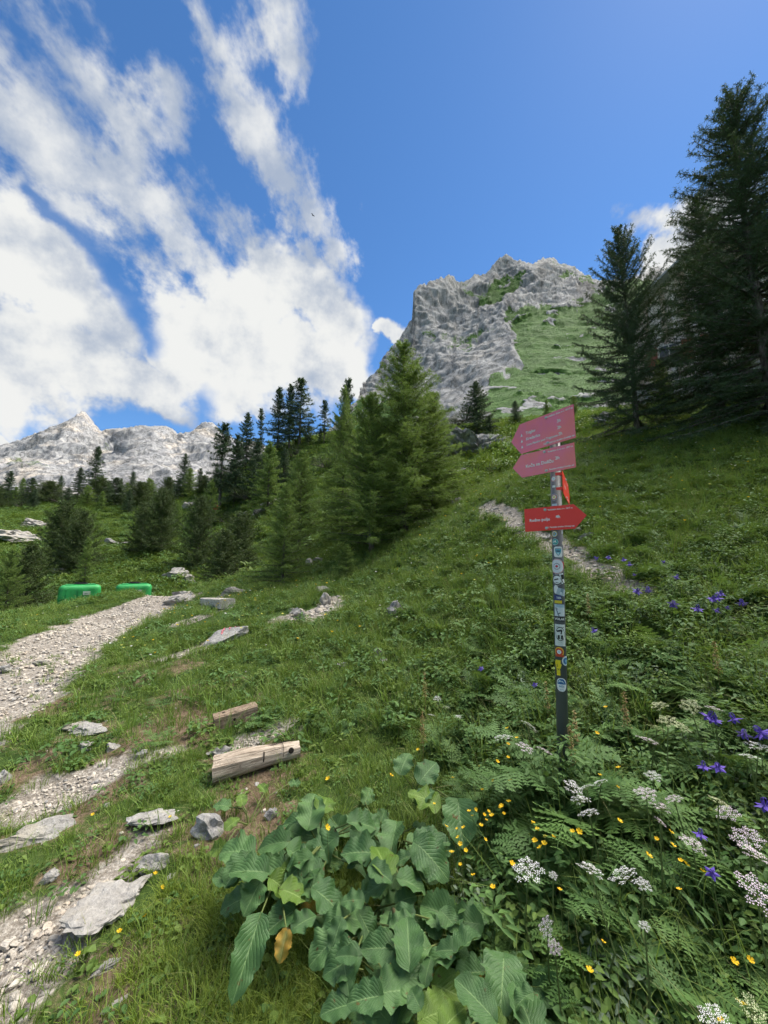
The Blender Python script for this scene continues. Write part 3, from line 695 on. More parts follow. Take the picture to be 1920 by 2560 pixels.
def mugo_meshes(seed, rx, ry, h, n=420, k=16, nl=.09, nw=.012):
    rs = np.random.default_rng(seed); a = rs.uniform(0, 2*np.pi, n); r = np.sqrt(rs.uniform(0, 1, n))
    lump = .75 + .35*np.sin(a*3 + seed) + rs.normal(0, .12, n)
    p = np.stack([rx*r*np.cos(a), ry*r*np.sin(a), h*np.sqrt(np.clip(1.02 - r*r, 0, 1))*np.clip(lump, .35, 1.25)*rs.uniform(.55, 1, n)], 1)
    d = unit(np.stack([np.cos(a)*r*.9, np.sin(a)*r*.9, .9 + 0*a], 1) + rs.normal(0, .25, (n, 3))); L = rs.uniform(.22, .42, n)[:, None]*h**.5
    V, F = needle_mesh(p - d*L*.5, p + d*L*.5, k, nl, nw, rs, ang=.6)
    tb = MB()
    for i in range(26):
        q = p[rs.integers(n)]; tb.tube([(q[0]*.15, q[1]*.15, -.1), (q[0]*.6, q[1]*.6, q[2]*.25), tuple(q)], [.05, .035, .012], k=4, cap=False)
    return tb.mesh('trunk', [M_BARK]), mesh_np('crown', V, F, mats=[M_MUGO]), h
TREE_N = [0]
def plant_tree(name, protos, px, py, top, label, group, cat='tree', depth=None, rz=None, wide=1.0, sink=.0):
    """stand a tree on the hillside where its foot shows, as tall as its top shows"""
    tm, cm, H = protos
    if depth is None: c = cast(px, py)
    else:
        c = at(px, py, depth); c[2] = float(gz(np.array([c[0]]), np.array([c[1]]))[0])
    r = ray(px, top); zt = r[2]/r[1]*c[1]; h = max(.3, zt - c[2]); s = h/H
    o = bpy.data.objects.new(name, None); COL.objects.link(o); o.empty_display_size = .1
    o.location = (float(c[0]), float(c[1]), float(c[2]) - sink*h); o.rotation_euler = (0, 0, TREE_N[0]*1.37 if rz is None else rz); o.scale = (s*wide, s*wide, s); TREE_N[0] += 1
    o['label'] = label; o['category'] = cat; o['group'] = group
    link('trunk', tm, parent=o); link('crown', cm, parent=o)
    return o

# ================================================================== ROCK, WOOD AND METAL MATERIALS
def stone_material(name, lo, mid, hi, lichen=(.30, .27, .20)):
    m, nt, p = mat(name, .9, .2)
    tc = nd(nt, 'ShaderNodeTexCoord'); oi = nd(nt, 'ShaderNodeObjectInfo'); geo = nd(nt, 'ShaderNodeNewGeometry'); pos = geo.outputs['Position']
    n1 = noise(nt, pos, 9, 6, .65); n2 = noise(nt, pos, 45, 5, .7); n3 = noise(nt, pos, 3.1, 4, .6)
    c = ramp(nt, n1 * .55 + n2 * .45, [(.33, lo), (.5, mid), (.66, hi)])
    c = mixc(nt, (n3 - .5).smooth(.02, .16) * .6, c, lichen)
    c = mixc(nt, S(nt, oi.outputs['Random']) * .35, c, (hi[0] * 1.05, hi[1] * .96, hi[2] * .84))
    lk(nt, c, p.inputs['Base Color']); bump(nt, p, n2 + n1 * 1.4, .8, .012)
    return m
M_ROCK = stone_material('limestone', (.10, .10, .102), (.25, .247, .24), (.42, .412, .395))
M_ROCKD = stone_material('limestone_weathered', (.07, .072, .075), (.19, .19, .19), (.34, .335, .32), (.16, .16, .10))
M_PEB = stone_material('limestone_gravel', (.23, .205, .17), (.43, .395, .345), (.62, .585, .53), (.40, .33, .26))
def wood_material(name, lo, hi, sc=(30, 3, 30)):
    m, nt, p = mat(name, .85, .2)
    tc = nd(nt, 'ShaderNodeTexCoord'); mp = nd(nt, 'ShaderNodeMapping'); mp.inputs['Scale'].default_value = sc; nt.links.new(tc.outputs['Object'], mp.inputs[0])
    n = noise(nt, mp.outputs[0], 1.2, 6, .7, .3); n2 = noise(nt, tc.outputs['Object'], 6, 4, .6)
    c = ramp(nt, n * .75 + n2 * .25, [(.32, [x * .35 for x in lo]), (.45, lo), (.62, hi)])
    lk(nt, c, p.inputs['Base Color']); bump(nt, p, n, .9, .012); return m
M_BEAM = wood_material('weathered_beam', (.20, .145, .10), (.36, .285, .21), (6, 85, 85))
M_LOG = wood_material('weathered_log', (.31, .25, .19), (.60, .51, .41), (4, 75, 75))
M_PLANK = wood_material('grey_plank', (.36, .33, .28), (.60, .57, .52), (4, 40, 40))
M_CUT = simple('saw_cut', (.016, .012, .009), .95)

# ================================================================== LODGE BEHIND THE TREES
def build_lodge():
    c = at(1840, 900, 15.0); gz0 = 7.6; W = 3.3; Dp = 6.0; eave = 12.1; ridge = 14.4
    root = link('mountain_lodge', None, loc=(c[0], c[1] + .4, gz0), rot=(0, 0, R(-38)), label='weathered wooden lodge with metal roof half hidden behind the dark trees', cat='building')
    he, hr = eave - gz0, ridge - gz0
    mb = MB(); mb.add([(-W, 0, -3), (W, 0, -3), (W, 0, he), (0, 0, hr), (-W, 0, he), (-W, Dp, -3), (W, Dp, -3), (W, Dp, he), (0, Dp, hr), (-W, Dp, he)],
                      [(0, 1, 2, 3, 4), (6, 5, 9, 8, 7), (5, 0, 4, 9), (1, 6, 7, 2)])
    link('wall', mb.mesh('wall', [wood_material('lodge_wall', (.22, .19, .17), (.40, .36, .33), (20, 20, 3))]), parent=root)
    mw = [wood_material('lodge_board_%d' % i, lo, hi, (40, 40, 3)) for i, (lo, hi) in enumerate([((.42, .35, .31), (.64, .56, .51)), ((.34, .26, .22), (.52, .43, .38)), ((.48, .43, .40), (.70, .65, .61))])]
    rs = random.Random(4); x = -W + .02; n = 0
    while x < W - .1:                                        # upright facing boards, uneven in width and length
        w = rs.uniform(.17, .25); top = he + (hr - he) * (1 - abs(x + w/2) / W) - .14
        for z0, z1 in ((.75, min(2.35, top)), (2.38, top)):
            if z1 - z0 > .2:
                b = MB(); b.box((x + w/2, -.03, (z0 + z1)/2), (w/2 - .007, .014 + rs.uniform(0, .006), (z1 - z0)/2)); link('board', b.mesh('board', [rs.choice(mw)]), parent=root)
        x += w
    st = MB(); st.box((0, -.10, -1.2), (W + .08, .09, 1.9)); link('stone_footing', st.mesh('stone_footing', [M_ROCK]), parent=root)
    ms = simple('red_brown_paint', (.22, .07, .045), .6, (.15, .05, .035)); mg = simple('window_glass', (.02, .025, .03), .1, spec=.6)
    for x0 in (-1.9, .1, 2.0):
        fr = MB(); fr.box((x0, -.07, 2.0), (.42, .03, .55)); wo = link('window', fr.mesh('window', [simple('window_frame_paint', (.5, .47, .42), .6)]), parent=root)
        g = MB(); g.box((x0 - .19, -.104, 2.0), (.17, .006, .48)); g2 = MB(); g2.box((x0 + .19, -.104, 2.0), (.17, .006, .48))
        link('pane', g.mesh('pane', [mg]), parent=wo); link('pane', g2.mesh('pane', [mg]), parent=wo)
        for s in (-1, 1):
            sh = MB(); sh.box((x0 + s*.66, -.075, 2.0), (.21, .02, .56)); link('shutter', sh.mesh('shutter', [ms]), parent=root)
    mr = simple('roof_metal', (.33, .345, .36), .38, (.24, .25, .26), 2, .5); a = math.atan2(hr - he, W); L = math.hypot(W, hr - he) + .55
    for s in (-1, 1):
        rot = Matrix.Rotation(s*a, 3, 'Y'); up = rot @ Vector((0, 0, 1))
        mid = Vector((s*W/2, Dp/2 - .25, (he + hr)/2)) + rot @ Vector((s*.22, 0, .06))
        rf = MB(); rf.box(mid, (L/2, Dp/2 + .55, .04), rot=rot); ro = link('roof', rf.mesh('roof', [mr]), parent=root)
        for k in range(15):
            sm = MB(); sm.box(mid + rot @ Vector((0, -Dp/2 - .45 + k*(Dp + .9)/14, .055)), (L/2, .012, .02), rot=rot); link('seam', sm.mesh('seam', [mr]), parent=ro)
build_lodge()

# ================================================================== GREEN WATER TANKS
def build_tank(px, py, depth, rz, label, L=1.16, Wd=.80, Hh=.95):
    c = at(px, py, depth); z = float(gz(np.array([c[0]]), np.array([c[1]]))[0])
    r = ray(px, 1462 if px < 280 else 1460); zt = r[2]/r[1]*depth
    root = link('water_tank', None, loc=(c[0], c[1], zt - Hh), rot=(0, 0, rz), label=label, cat='tank', group='green plastic tanks below the path')
    mg = simple('green_plastic', (.030, .33, .085), .5, (.022, .22, .06), 3, .35); md = simple('black_lid', (.02, .02, .022), .5); ml = simple('tank_label', (.42, .50, .43), .6)
    bm = bmesh.new(); bmesh.ops.create_cube(bm, size=1.0)
    for v in bm.verts: v.co = Vector((v.co.x*L, v.co.y*Wd, v.co.z*Hh + Hh/2))
    bmesh.ops.bevel(bm, geom=bm.edges[:], offset=.17, segments=5, affect='EDGES', profile=.6)
    me = bpy.data.meshes.new('tank_body'); bm.to_mesh(me); bm.free(); me.polygons.foreach_set('use_smooth', np.ones(len(me.polygons), bool)); me.materials.append(mg)
    link('tank_body', me, parent=root)
    for x in (-.36, 0, .36):                             # moulded ribs round the shell
        rb = MB(); rb.box((x*L/1.36, 0, Hh/2), (.075, Wd/2 + .022, Hh/2 - .12)); link('rib', rb.mesh('rib', [mg], bevel=.02), parent=root)
    seam = MB(); seam.box((0, 0, Hh*.52), (L/2 + .012, Wd/2 + .012, .018)); link('seam', seam.mesh('seam', [simple('tank_seam', (.012, .16, .04), .5)], bevel=.006), parent=root)
    top = MB(); top.box((0, 0, Hh + .004), (L*.36, Wd*.30, .022)); link('top_panel', top.mesh('top_panel', [mg], bevel=.012), parent=root)
    lid = MB(); lid.tube([(0, 0, Hh + .0), (0, 0, Hh + .06)], .2, 20); lo = link('lid', lid.mesh('lid', [md]), parent=root)
    kn = MB(); kn.box((0, 0, Hh + .075), (.15, .02, .016)); link('lid_grip', kn.mesh('lid_grip', [md]), parent=lo)
    for s in (-1, 1):
        lb = MB(); lb.box((.18*s*0 + .18, s*(Wd/2 + .026), Hh*.72), (.10, .004, .06)); link('label_plate', lb.mesh('label_plate', [ml]), parent=root)
        tx = text_mesh('1000 L', .055, .001); lt = link('lettering', tx, parent=root, loc=(.18, s*(Wd/2 + .032), Hh*.70), rot=(R(90), 0, 0 if s < 0 else R(180))); tx.materials.append(simple('tank_print', (.03, .12, .05)))
    KEEP_OUT.append((c[0], c[1], .75)); return root
def text_mesh(s, size, ext=.0, bold=.0, align='CENTER'):
    cu = bpy.data.curves.new('lettering', 'FONT'); cu.body = s; cu.size = size; cu.extrude = ext; cu.offset = bold; cu.align_x = align; cu.align_y = 'CENTER'; cu.resolution_u = 2
    o = bpy.data.objects.new('lettering', cu); COL.objects.link(o); dg = bpy.context.evaluated_depsgraph_get(); me = bpy.data.meshes.new_from_object(o.evaluated_get(dg)); bpy.data.objects.remove(o); bpy.data.curves.remove(cu); me.name = 'lettering'; return me
build_tank(200, 1480, 13.6, R(38), 'green plastic water tank beside the path, the one fully in view')
build_tank(335, 1478, 15.2, R(30), 'green plastic water tank mostly hidden behind the grassy bank')

# ================================================================== ROCKS
def rock_mesh(name, seed, sub=3, chops=9, nz=.16, sq=(1, .8, .6), mtl=None, flat=True, fine=.05, chop_d=(.45, .85)):
    rs = np.random.default_rng(seed); bm = bmesh.new(); bmesh.ops.create_icosphere(bm, subdivisions=sub, radius=1.0)
    V = np.array([v.co[:] for v in bm.verts])
    for i in range(chops):
        n = rs.normal(size=3); n /= np.linalg.norm(n); o = rs.uniform(*chop_d); V = V - np.maximum(0, V @ n - o)[:, None]*n
    q = V*1.3 + seed; V = V*(1 + nz*fbm(q[:, 0], q[:, 1], q[:, 2], o=3))[:, None]
    q = V*4 + seed; V = V*(1 + fine*ridged(q[:, 0], q[:, 1], q[:, 2], o=3))[:, None]
    V = V*np.array(sq)
    for v, p in zip(bm.verts, V): v.co = p
    me = bpy.data.meshes.new(name); bm.to_mesh(me); bm.free(); me.materials.append(mtl or M_ROCK)
    if not flat: me.polygons.foreach_set('use_smooth', np.ones(len(me.polygons), bool))
    return me
def pxm(px, py, d): return d/ray(px, py)[1]/FPX
ROCKS = [  # px, py, width px, (sx, sy, sz), turn, tilt, dark, label
 (98, 2098, 262, (1.0, .26, .22), 33, -6, 0, 'long grey limestone slab lying in tufty grass, cut by the left edge'),
 (283, 2262, 158, (1.0, .72, .34), 25, -8, 0, 'broad jagged limestone rock beside the bright short grass'),
 (384, 2165, 56, (1.0, .6, .6), 20, 0, 0, 'fist sized angular limestone rock behind the broad jagged rock'),
 (516, 2083, 60, (1.0, .9, .85), -15, 5, 0, 'rounded grey rock touching the leftmost broad dock leaves'),
 (127, 2196, 46, (1.0, .62, .7), 35, 10, 0, 'small bright white angular rock below the long slab'),
 (382, 2046, 88, (1.0, .7, .22), 15, 0, 0, 'flat pale rock with a hole between slab and dock leaves'),
 (681, 2043, 32, (1.0, .7, .8), 50, 0, 1, 'small brownish rock at the top of the dock patch'),
 (272, 2412, 66, (1.0, .42, .2), 45, 0, 1, 'thin dark mossy stone sunk in the bright grass'),
 (282, 2515, 52, (1.0, .5, .2), 50, 0, 1, 'sunken flat stone near the bottom edge in bright grass'),
 (4, 1955, 44, (1.0, .8, .8), 0, 0, 1, 'grey rock cut by the left edge above the gravel streak'),
 (232, 1820, 104, (1.0, .6, .16), 12, 0, 0, 'wide flat pale bedrock patch flush with the worn turf'),
 (211, 1873, 32, (1.0, .8, .6), 10, 0, 0, 'white stone just above the gravel streak, near the flat bedrock'),
 (279, 1872, 34, (1.0, .8, .5), 40, 0, 0, 'grey stone at the upper end of the gravel streak'),
 (356, 1884, 24, (1.0, .7, .5), 10, 0, 0, 'single small white stone left of the split log'),
 (546, 1886, 44, (1.0, .6, .5), 15, 0, 0, 'bluish grey rock just behind the split log'),
 (430, 2192, 30, (1.0, .8, .4), 70, 0, 0, 'whitish lumpy stone at the edge of the bright grass'),
 (16, 1674, 24, (1.0, .8, .7), 0, 0, 0, 'rounded pale stone on the dirt at the left edge of the path'),
 (103, 1656, 30, (1.0, .6, .4), 0, 0, 1, 'dark flat stone lying on the bare dirt of the path'),
 (443, 1507, 66, (1.0, .5, .55), 30, 10, 0, 'grey leaning rock at the bend of the gravel path'),
 (474, 1496, 36, (1.0, .6, .5), -25, 12, 0, 'white tilted rock lying on the grey leaning rock'),
 (455, 1484, 46, (1.0, .6, .35), 0, 0, 0, 'low pale rock behind the bend of the path'),
 (584, 1487, 54, (1.0, .45, .5), 35, 10, 1, 'smooth grey rock leaning in the bank above the plank'),
 (434, 1446, 46, (1.0, .7, .9), 10, 0, 0, 'grey boulder in the hollow behind the path bend'),
 (472, 1456, 34, (1.0, .8, .8), 60, 0, 0, 'smaller grey boulder beside the hollow boulder'),
 (744, 1534, 32, (1.0, .55, .6), 25, 0, 0, 'white chunk of rock at the left end of the scree'),
 (752, 1545, 22, (1.0, .7, .8), 0, 0, 0, 'pale round stone below the white chunk on the scree'),
 (816, 1508, 26, (1.0, .8, 1.2), 0, 0, 0, 'upright grey stone at the top of the scree'),
 (808, 1479, 52, (1.0, .6, .4), 15, 0, 0, 'flat layered rock above the scree, below the small larch'),
 (776, 1413, 24, (1.0, .8, .9), 30, 0, 0, 'round grey stone in the earth notch above the scree'),
 (798, 1402, 30, (1.0, .5, .5), 35, 0, 1, 'dark stone lining the earth notch on the slope'),
 (730, 1528, 18, (1.0, .8, .7), 30, 0, 0, 'small grey stone left of the scree'),
 (990, 1532, 42, (1.0, .7, 1.1), 5, 0, 1, 'squarish grey boulder alone on the grassy slope'),
 (948, 1636, 28, (1.0, .7, .9), 20, 0, 1, 'dark stone standing in a small earth hole in the meadow'),
 (958, 1657, 24, (1.0, .7, .6), 50, 0, 1, 'pale stone below the dark stone in the earth hole'),
 (1148, 1258, 18, (1.0, .9, .9), 0, 0, 0, 'round white stone near the right foot of the large larches'),
 (1131, 1264, 13, (1.0, .8, 1.4), 0, 0, 0, 'thin upright stone beside the round white stone'),
 (1068, 1281, 40, (1.0, .6, .4), 10, 0, 0, 'flat grey rock at the foot of the large larches'),
 (1466, 1346, 36, (1.0, .7, .6), 15, 0, 0, 'pale rock beside the trail behind the signpost'),
 (1442, 1330, 24, (1.0, .7, .6), 50, 0, 0, 'pinkish pale stone on the trail just right of the post'),
 (1372, 1345, 22, (1.0, .7, .6), 10, 0, 0, 'white stone on the trail just left of the post'),
 (1155, 1180, 62, (1.0, .5, .3), 40, 8, 0, 'slanting pale bedrock strip below the outcrop'),
 (1535, 1052, 110, (1.0, .4, .3), 28, 8, 0, 'pale slab of bedrock showing under the dark trees'),
 (35, 1345, 100, (1.0, .7, .3), 25, 0, 0, 'pale broken bedrock on the far slope at the left edge'),
 (92, 1310, 64, (1.0, .7, .3), 10, 0, 0, 'small pale bedrock patch above the broken bedrock'),
 (140, 1432, 34, (1.0, .5, .5), 20, 0, 0, 'single grey rock on the green slope above the tank'),
 (282, 1362, 62, (1.0, .6, .3), 0, 0, 1, 'low grey rock in the middle of the far green slope'),
 (660, 1285, 44, (1.0, .5, .9), 15, 0, 0, 'grey rock face under the dark knoll, its largest block'),
 (638, 1297, 36, (1.0, .5, .9), 30, 0, 1, 'dark cracked rock block under the knoll'),
 (612, 1298, 20, (1.0, .6, 1.2), 0, 0, 1, 'slim grey rock at the lower end of the knoll rocks'),
 (690, 1268, 50, (1.0, .5, .7), 10, 0, 0, 'pale rock partly behind the small bright larch'),
 (475, 1266, 22, (1.0, .6, .7), 10, 0, 0, 'small pale rock among the far larches'),
 (860, 1660, 26, (1.0, .7, .4), 10, 0, 0, 'pale stone sunk in the meadow left of the earth hole'),
 (1815, 1548, 40, (1.0, .6, .3), 10, 0, 0, 'pale flat stone among the columbines on the slope'),
]
RK = {}
for i, (px, py, w, sq, rz, tl, dark, lab) in enumerate(ROCKS):
    c = cast(px, py); s = w*pxm(px, py, c[1])*.56
    me = rock_mesh('rock', 40 + i, 4 if w > 60 else 3, 10, .42 if py > 1400 else .7, sq, M_ROCKD if dark else M_ROCK, fine=.14 if py > 1400 else .2)
    link('rock', me, loc=(c[0], c[1], c[2] + s*sq[2]*(.28 if sq[2] > .4 else -.12)), rot=(R(tl*.4), R(-tl*.3), R(rz)), scale=s, label=lab, cat='rock')
    if py > 1500 and w > 25:
        for t in (-.6, 0, .6): KEEP_OUT.append((c[0] + math.cos(R(rz))*t*s*sq[0], c[1] + math.sin(R(rz))*t*s*sq[0], s*(sq[1]*.75 + .04)))
M_CLIFF = rock_material('outcrop_limestone', (.10, .102, .105), (.25, .25, .245), (.42, .42, .41), (.05, .09, .02), (.30, .28, .24), .028)
# the outcrop below the peak
def outcrop(px, py, w, seed, sq, lab, dep=None):
    c = cast(px, py) if dep is None else at(px, py, dep); s = w*pxm(px, py, c[1])*.55
    me = rock_mesh('rock_outcrop', seed, 5, 16, .5, sq, M_CLIFF, fine=.20, chop_d=(.5, .9)); o = link('rock_outcrop', me, loc=(c[0], c[1] + s*.5, c[2]), rot=(R(-6), R(6), R(20)), scale=s, label=lab, cat='rock'); return o
outcrop(1185, 1135, 190, 8, (1.0, .8, .80), 'large cracked limestone outcrop below the peak, dwarf pines on its top')
outcrop(1075, 1075, 110, 5, (1.0, .9, .7), 'limestone outcrop partly behind the large larches')
# painted trail mark rock
c = cast(572, 1598); s = 46*pxm(572, 1598, c[1]); me = rock_mesh('rock', 171, 4, 8, .15, (1.25, .55, .55), M_ROCK, fine=.04)
pr = link('rock', me, loc=(c[0], c[1], c[2] + s*.2), rot=(R(-12), R(-22), R(38)), scale=s, label='slanting rock with faded pink paint marks above the worn turf', cat='rock')
mp_ = simple('faded_paint', (.55, .13, .17), .7, (.45, .20, .20), 30)
for k, (x0, x1) in enumerate(((-.35, .0), (.1, .3), (.42, .75))):
    b = MB(); N = 7
    V = []
    vx = np.array([v.co[:] for v in me.vertices]); 
    for t in np.linspace(0, 1, N):
        for w in (-.055, .055):
            q = np.array([x0 + (x1 - x0)*t - .12*k*0, -.12 + .22*t + w]); dd = np.hypot(vx[:, 0] - q[0], vx[:, 1] - q[1]) - .25*vx[:, 2]; V.append((q[0], q[1], vx[np.argmin(dd), 2] + .035))
    b.add(V, [(2*i, 2*i+1, 2*i+3, 2*i+2) for i in range(N-1)]); link('paint_mark', b.mesh('paint_mark', [mp_]), parent=pr)
KEEP_OUT.append((c[0], c[1], s*.7))

# ================================================================== TIMBERS
def two_ends(pa, pb): a = cast(*pa); b = cast(*pb); m = (a + b)/2; d = b - a; return m, float(np.hypot(d[0], d[1])), math.atan2(d[1], d[0]), math.asin(d[2]/np.linalg.norm(d))
def timber(name, pa, pb, hw, hh, mtl, label, seed, lift=.6, cat='timber', notch=False):
    m, L, az, el = two_ends(pa, pb); rs = np.random.default_rng(seed)
    n = 16; prof = [(-1, -1), (1, -1), (1, .8), (.82, 1), (-.82, 1), (-1, .8)]; V = []; F = []
    for i in range(n + 1):
        for j, (y, z) in enumerate(prof): V.append(((i/n - .5)*L, y*hw*(1 + rs.normal(0, .025)), z*hh*(1 + rs.normal(0, .025))))
    k = len(prof)
    for i in range(n):
        for j in range(k): F.append((i*k + j, (i+1)*k + j, (i+1)*k + (j+1) % k, i*k + (j+1) % k))
    F += [tuple(range(k)), tuple(n*k + j for j in range(k))[::-1]]
    b = MB(); b.add(V, F); o = link(name, b.mesh(name, [mtl]), loc=(m[0], m[1], m[2] + hh*lift), rot=(0, -el, az), label=label, cat=cat)
    for t in (-.35, 0, .35): KEEP_OUT.append((m[0] + math.cos(az)*t*L, m[1] + math.sin(az)*t*L, hw + .05))
    return o, L
beam, bl = timber('hewn_beam', (533, 1818), (642, 1784), .065, .06, M_BEAM, 'short brown squared beam lying in the grass, the farther of two timbers', 2)
for x, y in ((-.02, -.067), (-.10*1, .0)):
    kb = MB(); kb.tube([(x, y if y else 0, .0 if y else .055), (x, (y - .003) if y else 0, .0 if y else .063)], .012, 8); link('knot', kb.mesh('knot', [M_CUT]), parent=beam)
def split_log():
    m, L, az, el = two_ends((532, 1950), (748, 1896)); rs = np.random.default_rng(9); n = 22; k = 12; V = []; F = []
    for i in range(n + 1):
        x = (i/n - .5)*L; f = i/n; rr = .083 + .012*math.sin(f*3.0 + 2) + .02*(1 - f)
        for j in range(k):
            a = 2*math.pi*j/k; q = rr*(1 + .05*math.sin(3*a + 1) + float(perlin(np.array([j*2.3]), np.array([f*1.2]))[0])*.10)
            z = math.sin(a)*q*(1.0 if math.sin(a) > 0 else .6); V.append((x + rs.normal(0, .004)*(i in (0, n)), math.cos(a)*q*.95, min(z, .066 + .02*math.sin(f*4))))
    for i in range(n):
        for j in range(k): F.append((i*k + j, (i+1)*k + j, (i+1)*k + (j+1) % k, i*k + (j+1) % k))
    F += [tuple(range(k)), tuple(n*k + j for j in range(k))[::-1]]
    b = MB(); b.add(V, F); o = link('split_log', b.mesh('split_log', [M_LOG]), loc=(m[0], m[1], m[2] + .06), rot=(0, -el, az), label='pale weathered split log with a dark cut across it, nearer of two timbers', cat='log')
    for x, w in ((.035, .0045), (.17, .0018), (-.12, .0012)):
        pts = [(x + .008*math.sin(t*5), -.10*math.cos(t) if 0 else math.cos(math.pi*(1.02 - t*1.0))*.088, .012 + math.sin(math.pi*t)*.062) for t in np.linspace(.02, .75, 9)]
        cb = MB(); cb.tube(pts, w, 5); link('saw_cut' if w > .004 else 'crack', cb.mesh('crack', [M_CUT]), parent=o)
    kb = MB(); kb.tube([(.23, -.060, .035), (.232, -.082, .043)], [.02, .016], 9); link('knot', kb.mesh('knot', [M_CUT]), parent=o)
    rs2 = random.Random(3)
    for q in range(9):
        y = rs2.uniform(-.06, .05); x0 = rs2.uniform(-.33, .1); cb = MB(); cb.tube([(x0 + t*.22, y + rs2.uniform(-.004, .004), .052 + .024*(1 - (y/.085)**2)) for t in (0, .33, .66, 1)], [.0006, .0016, .0016, .0006], 4); link('crack', cb.mesh('crack', [M_CUT]), parent=o)
    for t in (-.4, -.2, 0, .2, .4): KEEP_OUT.append((m[0] + math.cos(az)*t*L, m[1] + math.sin(az)*t*L, .10))
split_log()
timber('wooden_plank', (514, 1512), (568, 1520), .15, .10, M_PLANK, 'whitish weathered squared block set in the bank by the path', 5, .9, 'plank')

# ================================================================== SIGNPOST
def build_signpost():
    M_POLE = simple('grey_pole_paint', (.070, .078, .088), .45, (.055, .06, .068), 3, .45)
    m, nt, p = mat('red_sign_paint', .38, .3); p.inputs['Coat Weight'].default_value = .12; p.inputs['Coat Roughness'].default_value = .2
    tc = nd(nt, 'ShaderNodeTexCoord'); n = noise(nt, tc.outputs['Object'], 4, 4, .6); lk(nt, mixc(nt, n, (.86, .05, .035), (.78, .04, .03)), p.inputs['Base Color']); M_RED = m
    M_WHITE = simple('white_print', (.80, .80, .80), .5, (.74, .74, .74)); M_BOLT = simple('bolt_steel', (.55, .56, .58), .3, (.4, .4, .42), 20, .5)
    m, nt, p = mat('sky_tinted_sign_paint', .30, .5); p.inputs['Coat Weight'].default_value = .5; p.inputs['Coat Roughness'].default_value = .15
    tc = nd(nt, 'ShaderNodeTexCoord'); n = noise(nt, tc.outputs['Object'], 5, 4, .6); lk(nt, mixc(nt, n.smooth(.3, .7), (.80, .15, .27), (.84, .17, .16)), p.inputs['Base Color']); M_SKYTINT = m  # reflected sky and hillside painted into the base colour as pink and orange
    M_EDGE = simple('sign_edge', (.30, .03, .03), .5)
    bx, by, bz = .972, 2.27, -1.25; tx, ty, tz = 1.050, 2.27, .90
    ax = Vector((tx - bx, ty - by, tz - bz)); LEN = ax.length; RAD = .0305
    root = link('signpost', None, loc=(bx, by, bz), label='grey metal signpost covered in stickers with red hiking arrows', cat='signpost')
    rotm = Vector((0, 0, 1)).rotation_difference(ax).to_matrix().to_4x4()
    pole = MB(); pole.tube([(0, 0, -.3), (0, 0, LEN)], RAD, 28); pe = link('pole', pole.mesh('pole', [M_POLE], smooth=False), parent=root, rot=rotm.to_euler())
    pe.data.polygons.foreach_set('use_smooth', np.array([len(f.vertices) == 4 for f in pe.data.polygons]))
    capm = MB(); capm.tube([(0, 0, LEN), (0, 0, LEN + .012), (0, 0, LEN + .02)], [RAD + .002, RAD + .002, RAD*.6], 20); link('pole_cap', capm.mesh('pole_cap', [M_BOLT]), parent=root, rot=rotm.to_euler())
    def board(P0, P1, tip_at_start, tip_len, zb, zt, name, label, texts, bolts, marks=(), tail=0):
        """P0 -> P1: ends of the straight edges (left to right as read), arrow tip beyond one of them"""
        P0 = np.array(P0); P1 = np.array(P1); d = P1 - P0; L = np.linalg.norm(d); d /= L; az = math.atan2(d[1], d[0]); H = zt - zb; th = .0015
        nn = np.array([d[1], -d[0]]); f = ((zt + zb)/2 - bz)/(tz - bz); pc = np.array([bx + (tx - bx)*f, by + (ty - by)*f]); sh = (RAD + .006) - (P0 - pc) @ nn; P0 = P0 + nn*sh; P1 = P1 + nn*sh
        out = [(0, 0), (L, 0), (L, H), (0, H)]
        out = ([(0, 0), (L, 0), (L, H), (0, H), (-tip_len, H/2)] if tip_at_start else [(0, 0), (L, 0), (L + tip_len, H/2), (L, H), (0, H)])
        k = len(out); V = [(x, -th, z) for x, z in out] + [(x, th, z) for x, z in out]
        b = MB(); b.add(V, [tuple(range(k))], 0); b.add(V, [tuple(k + i for i in range(k))[::-1]], 0); b.add(V, [(i, k + i, k + (i+1) % k, (i+1) % k) for i in range(k)], 1)
        loc = (P0[0] - bx, P0[1] - by, zb - bz)
        o = link(name, b.mesh(name, [M_SKYTINT if zb > .5 else M_RED, M_EDGE]), parent=root, loc=loc, rot=(0, 0, az)); o['label'] = label
        for s, x, z, size, al in texts:
            tm = text_mesh(s, size, .0, size*.026, al); tm.materials.append(M_WHITE); link('lettering', tm, parent=o, loc=(x, -th - .0009, z), rot=(R(90), 0, 0))
        for x, z in bolts:
            bb = MB(); bb.tube([(x, -th, z), (x, -th - .003, z), (x, -th - .0055, z)], [.0085, .0085, .004], 14); link('bolt', bb.mesh('bolt', [M_BOLT], smooth=False), parent=o)
        for x, z, s in marks:
            t = MB(); t.add([(x - s*.5, -th - .0009, z - s*.6), (x + s*.5, -th - .0009, z - s*.6), (x, -th - .0009, z + s*.6)], [(0, 1, 2)]); link('triangle_mark', t.mesh('triangle_mark', [M_WHITE]), parent=o)
        # two clamps that hold the board to the pole
        fx = (np.array([tx, ty]) - P0) @ d
        for z in (H*.2, H*.8):
            cb = MB(); cb.box((fx, .018, z), (.042, .016, .008)); link('clamp', cb.mesh('clamp', [M_RED]), parent=o)
        return o
    PZS = 'PZS, Planinsko društvo Srednja vas'; VD = 'Vodnikov dom, n.v. 1817 m'
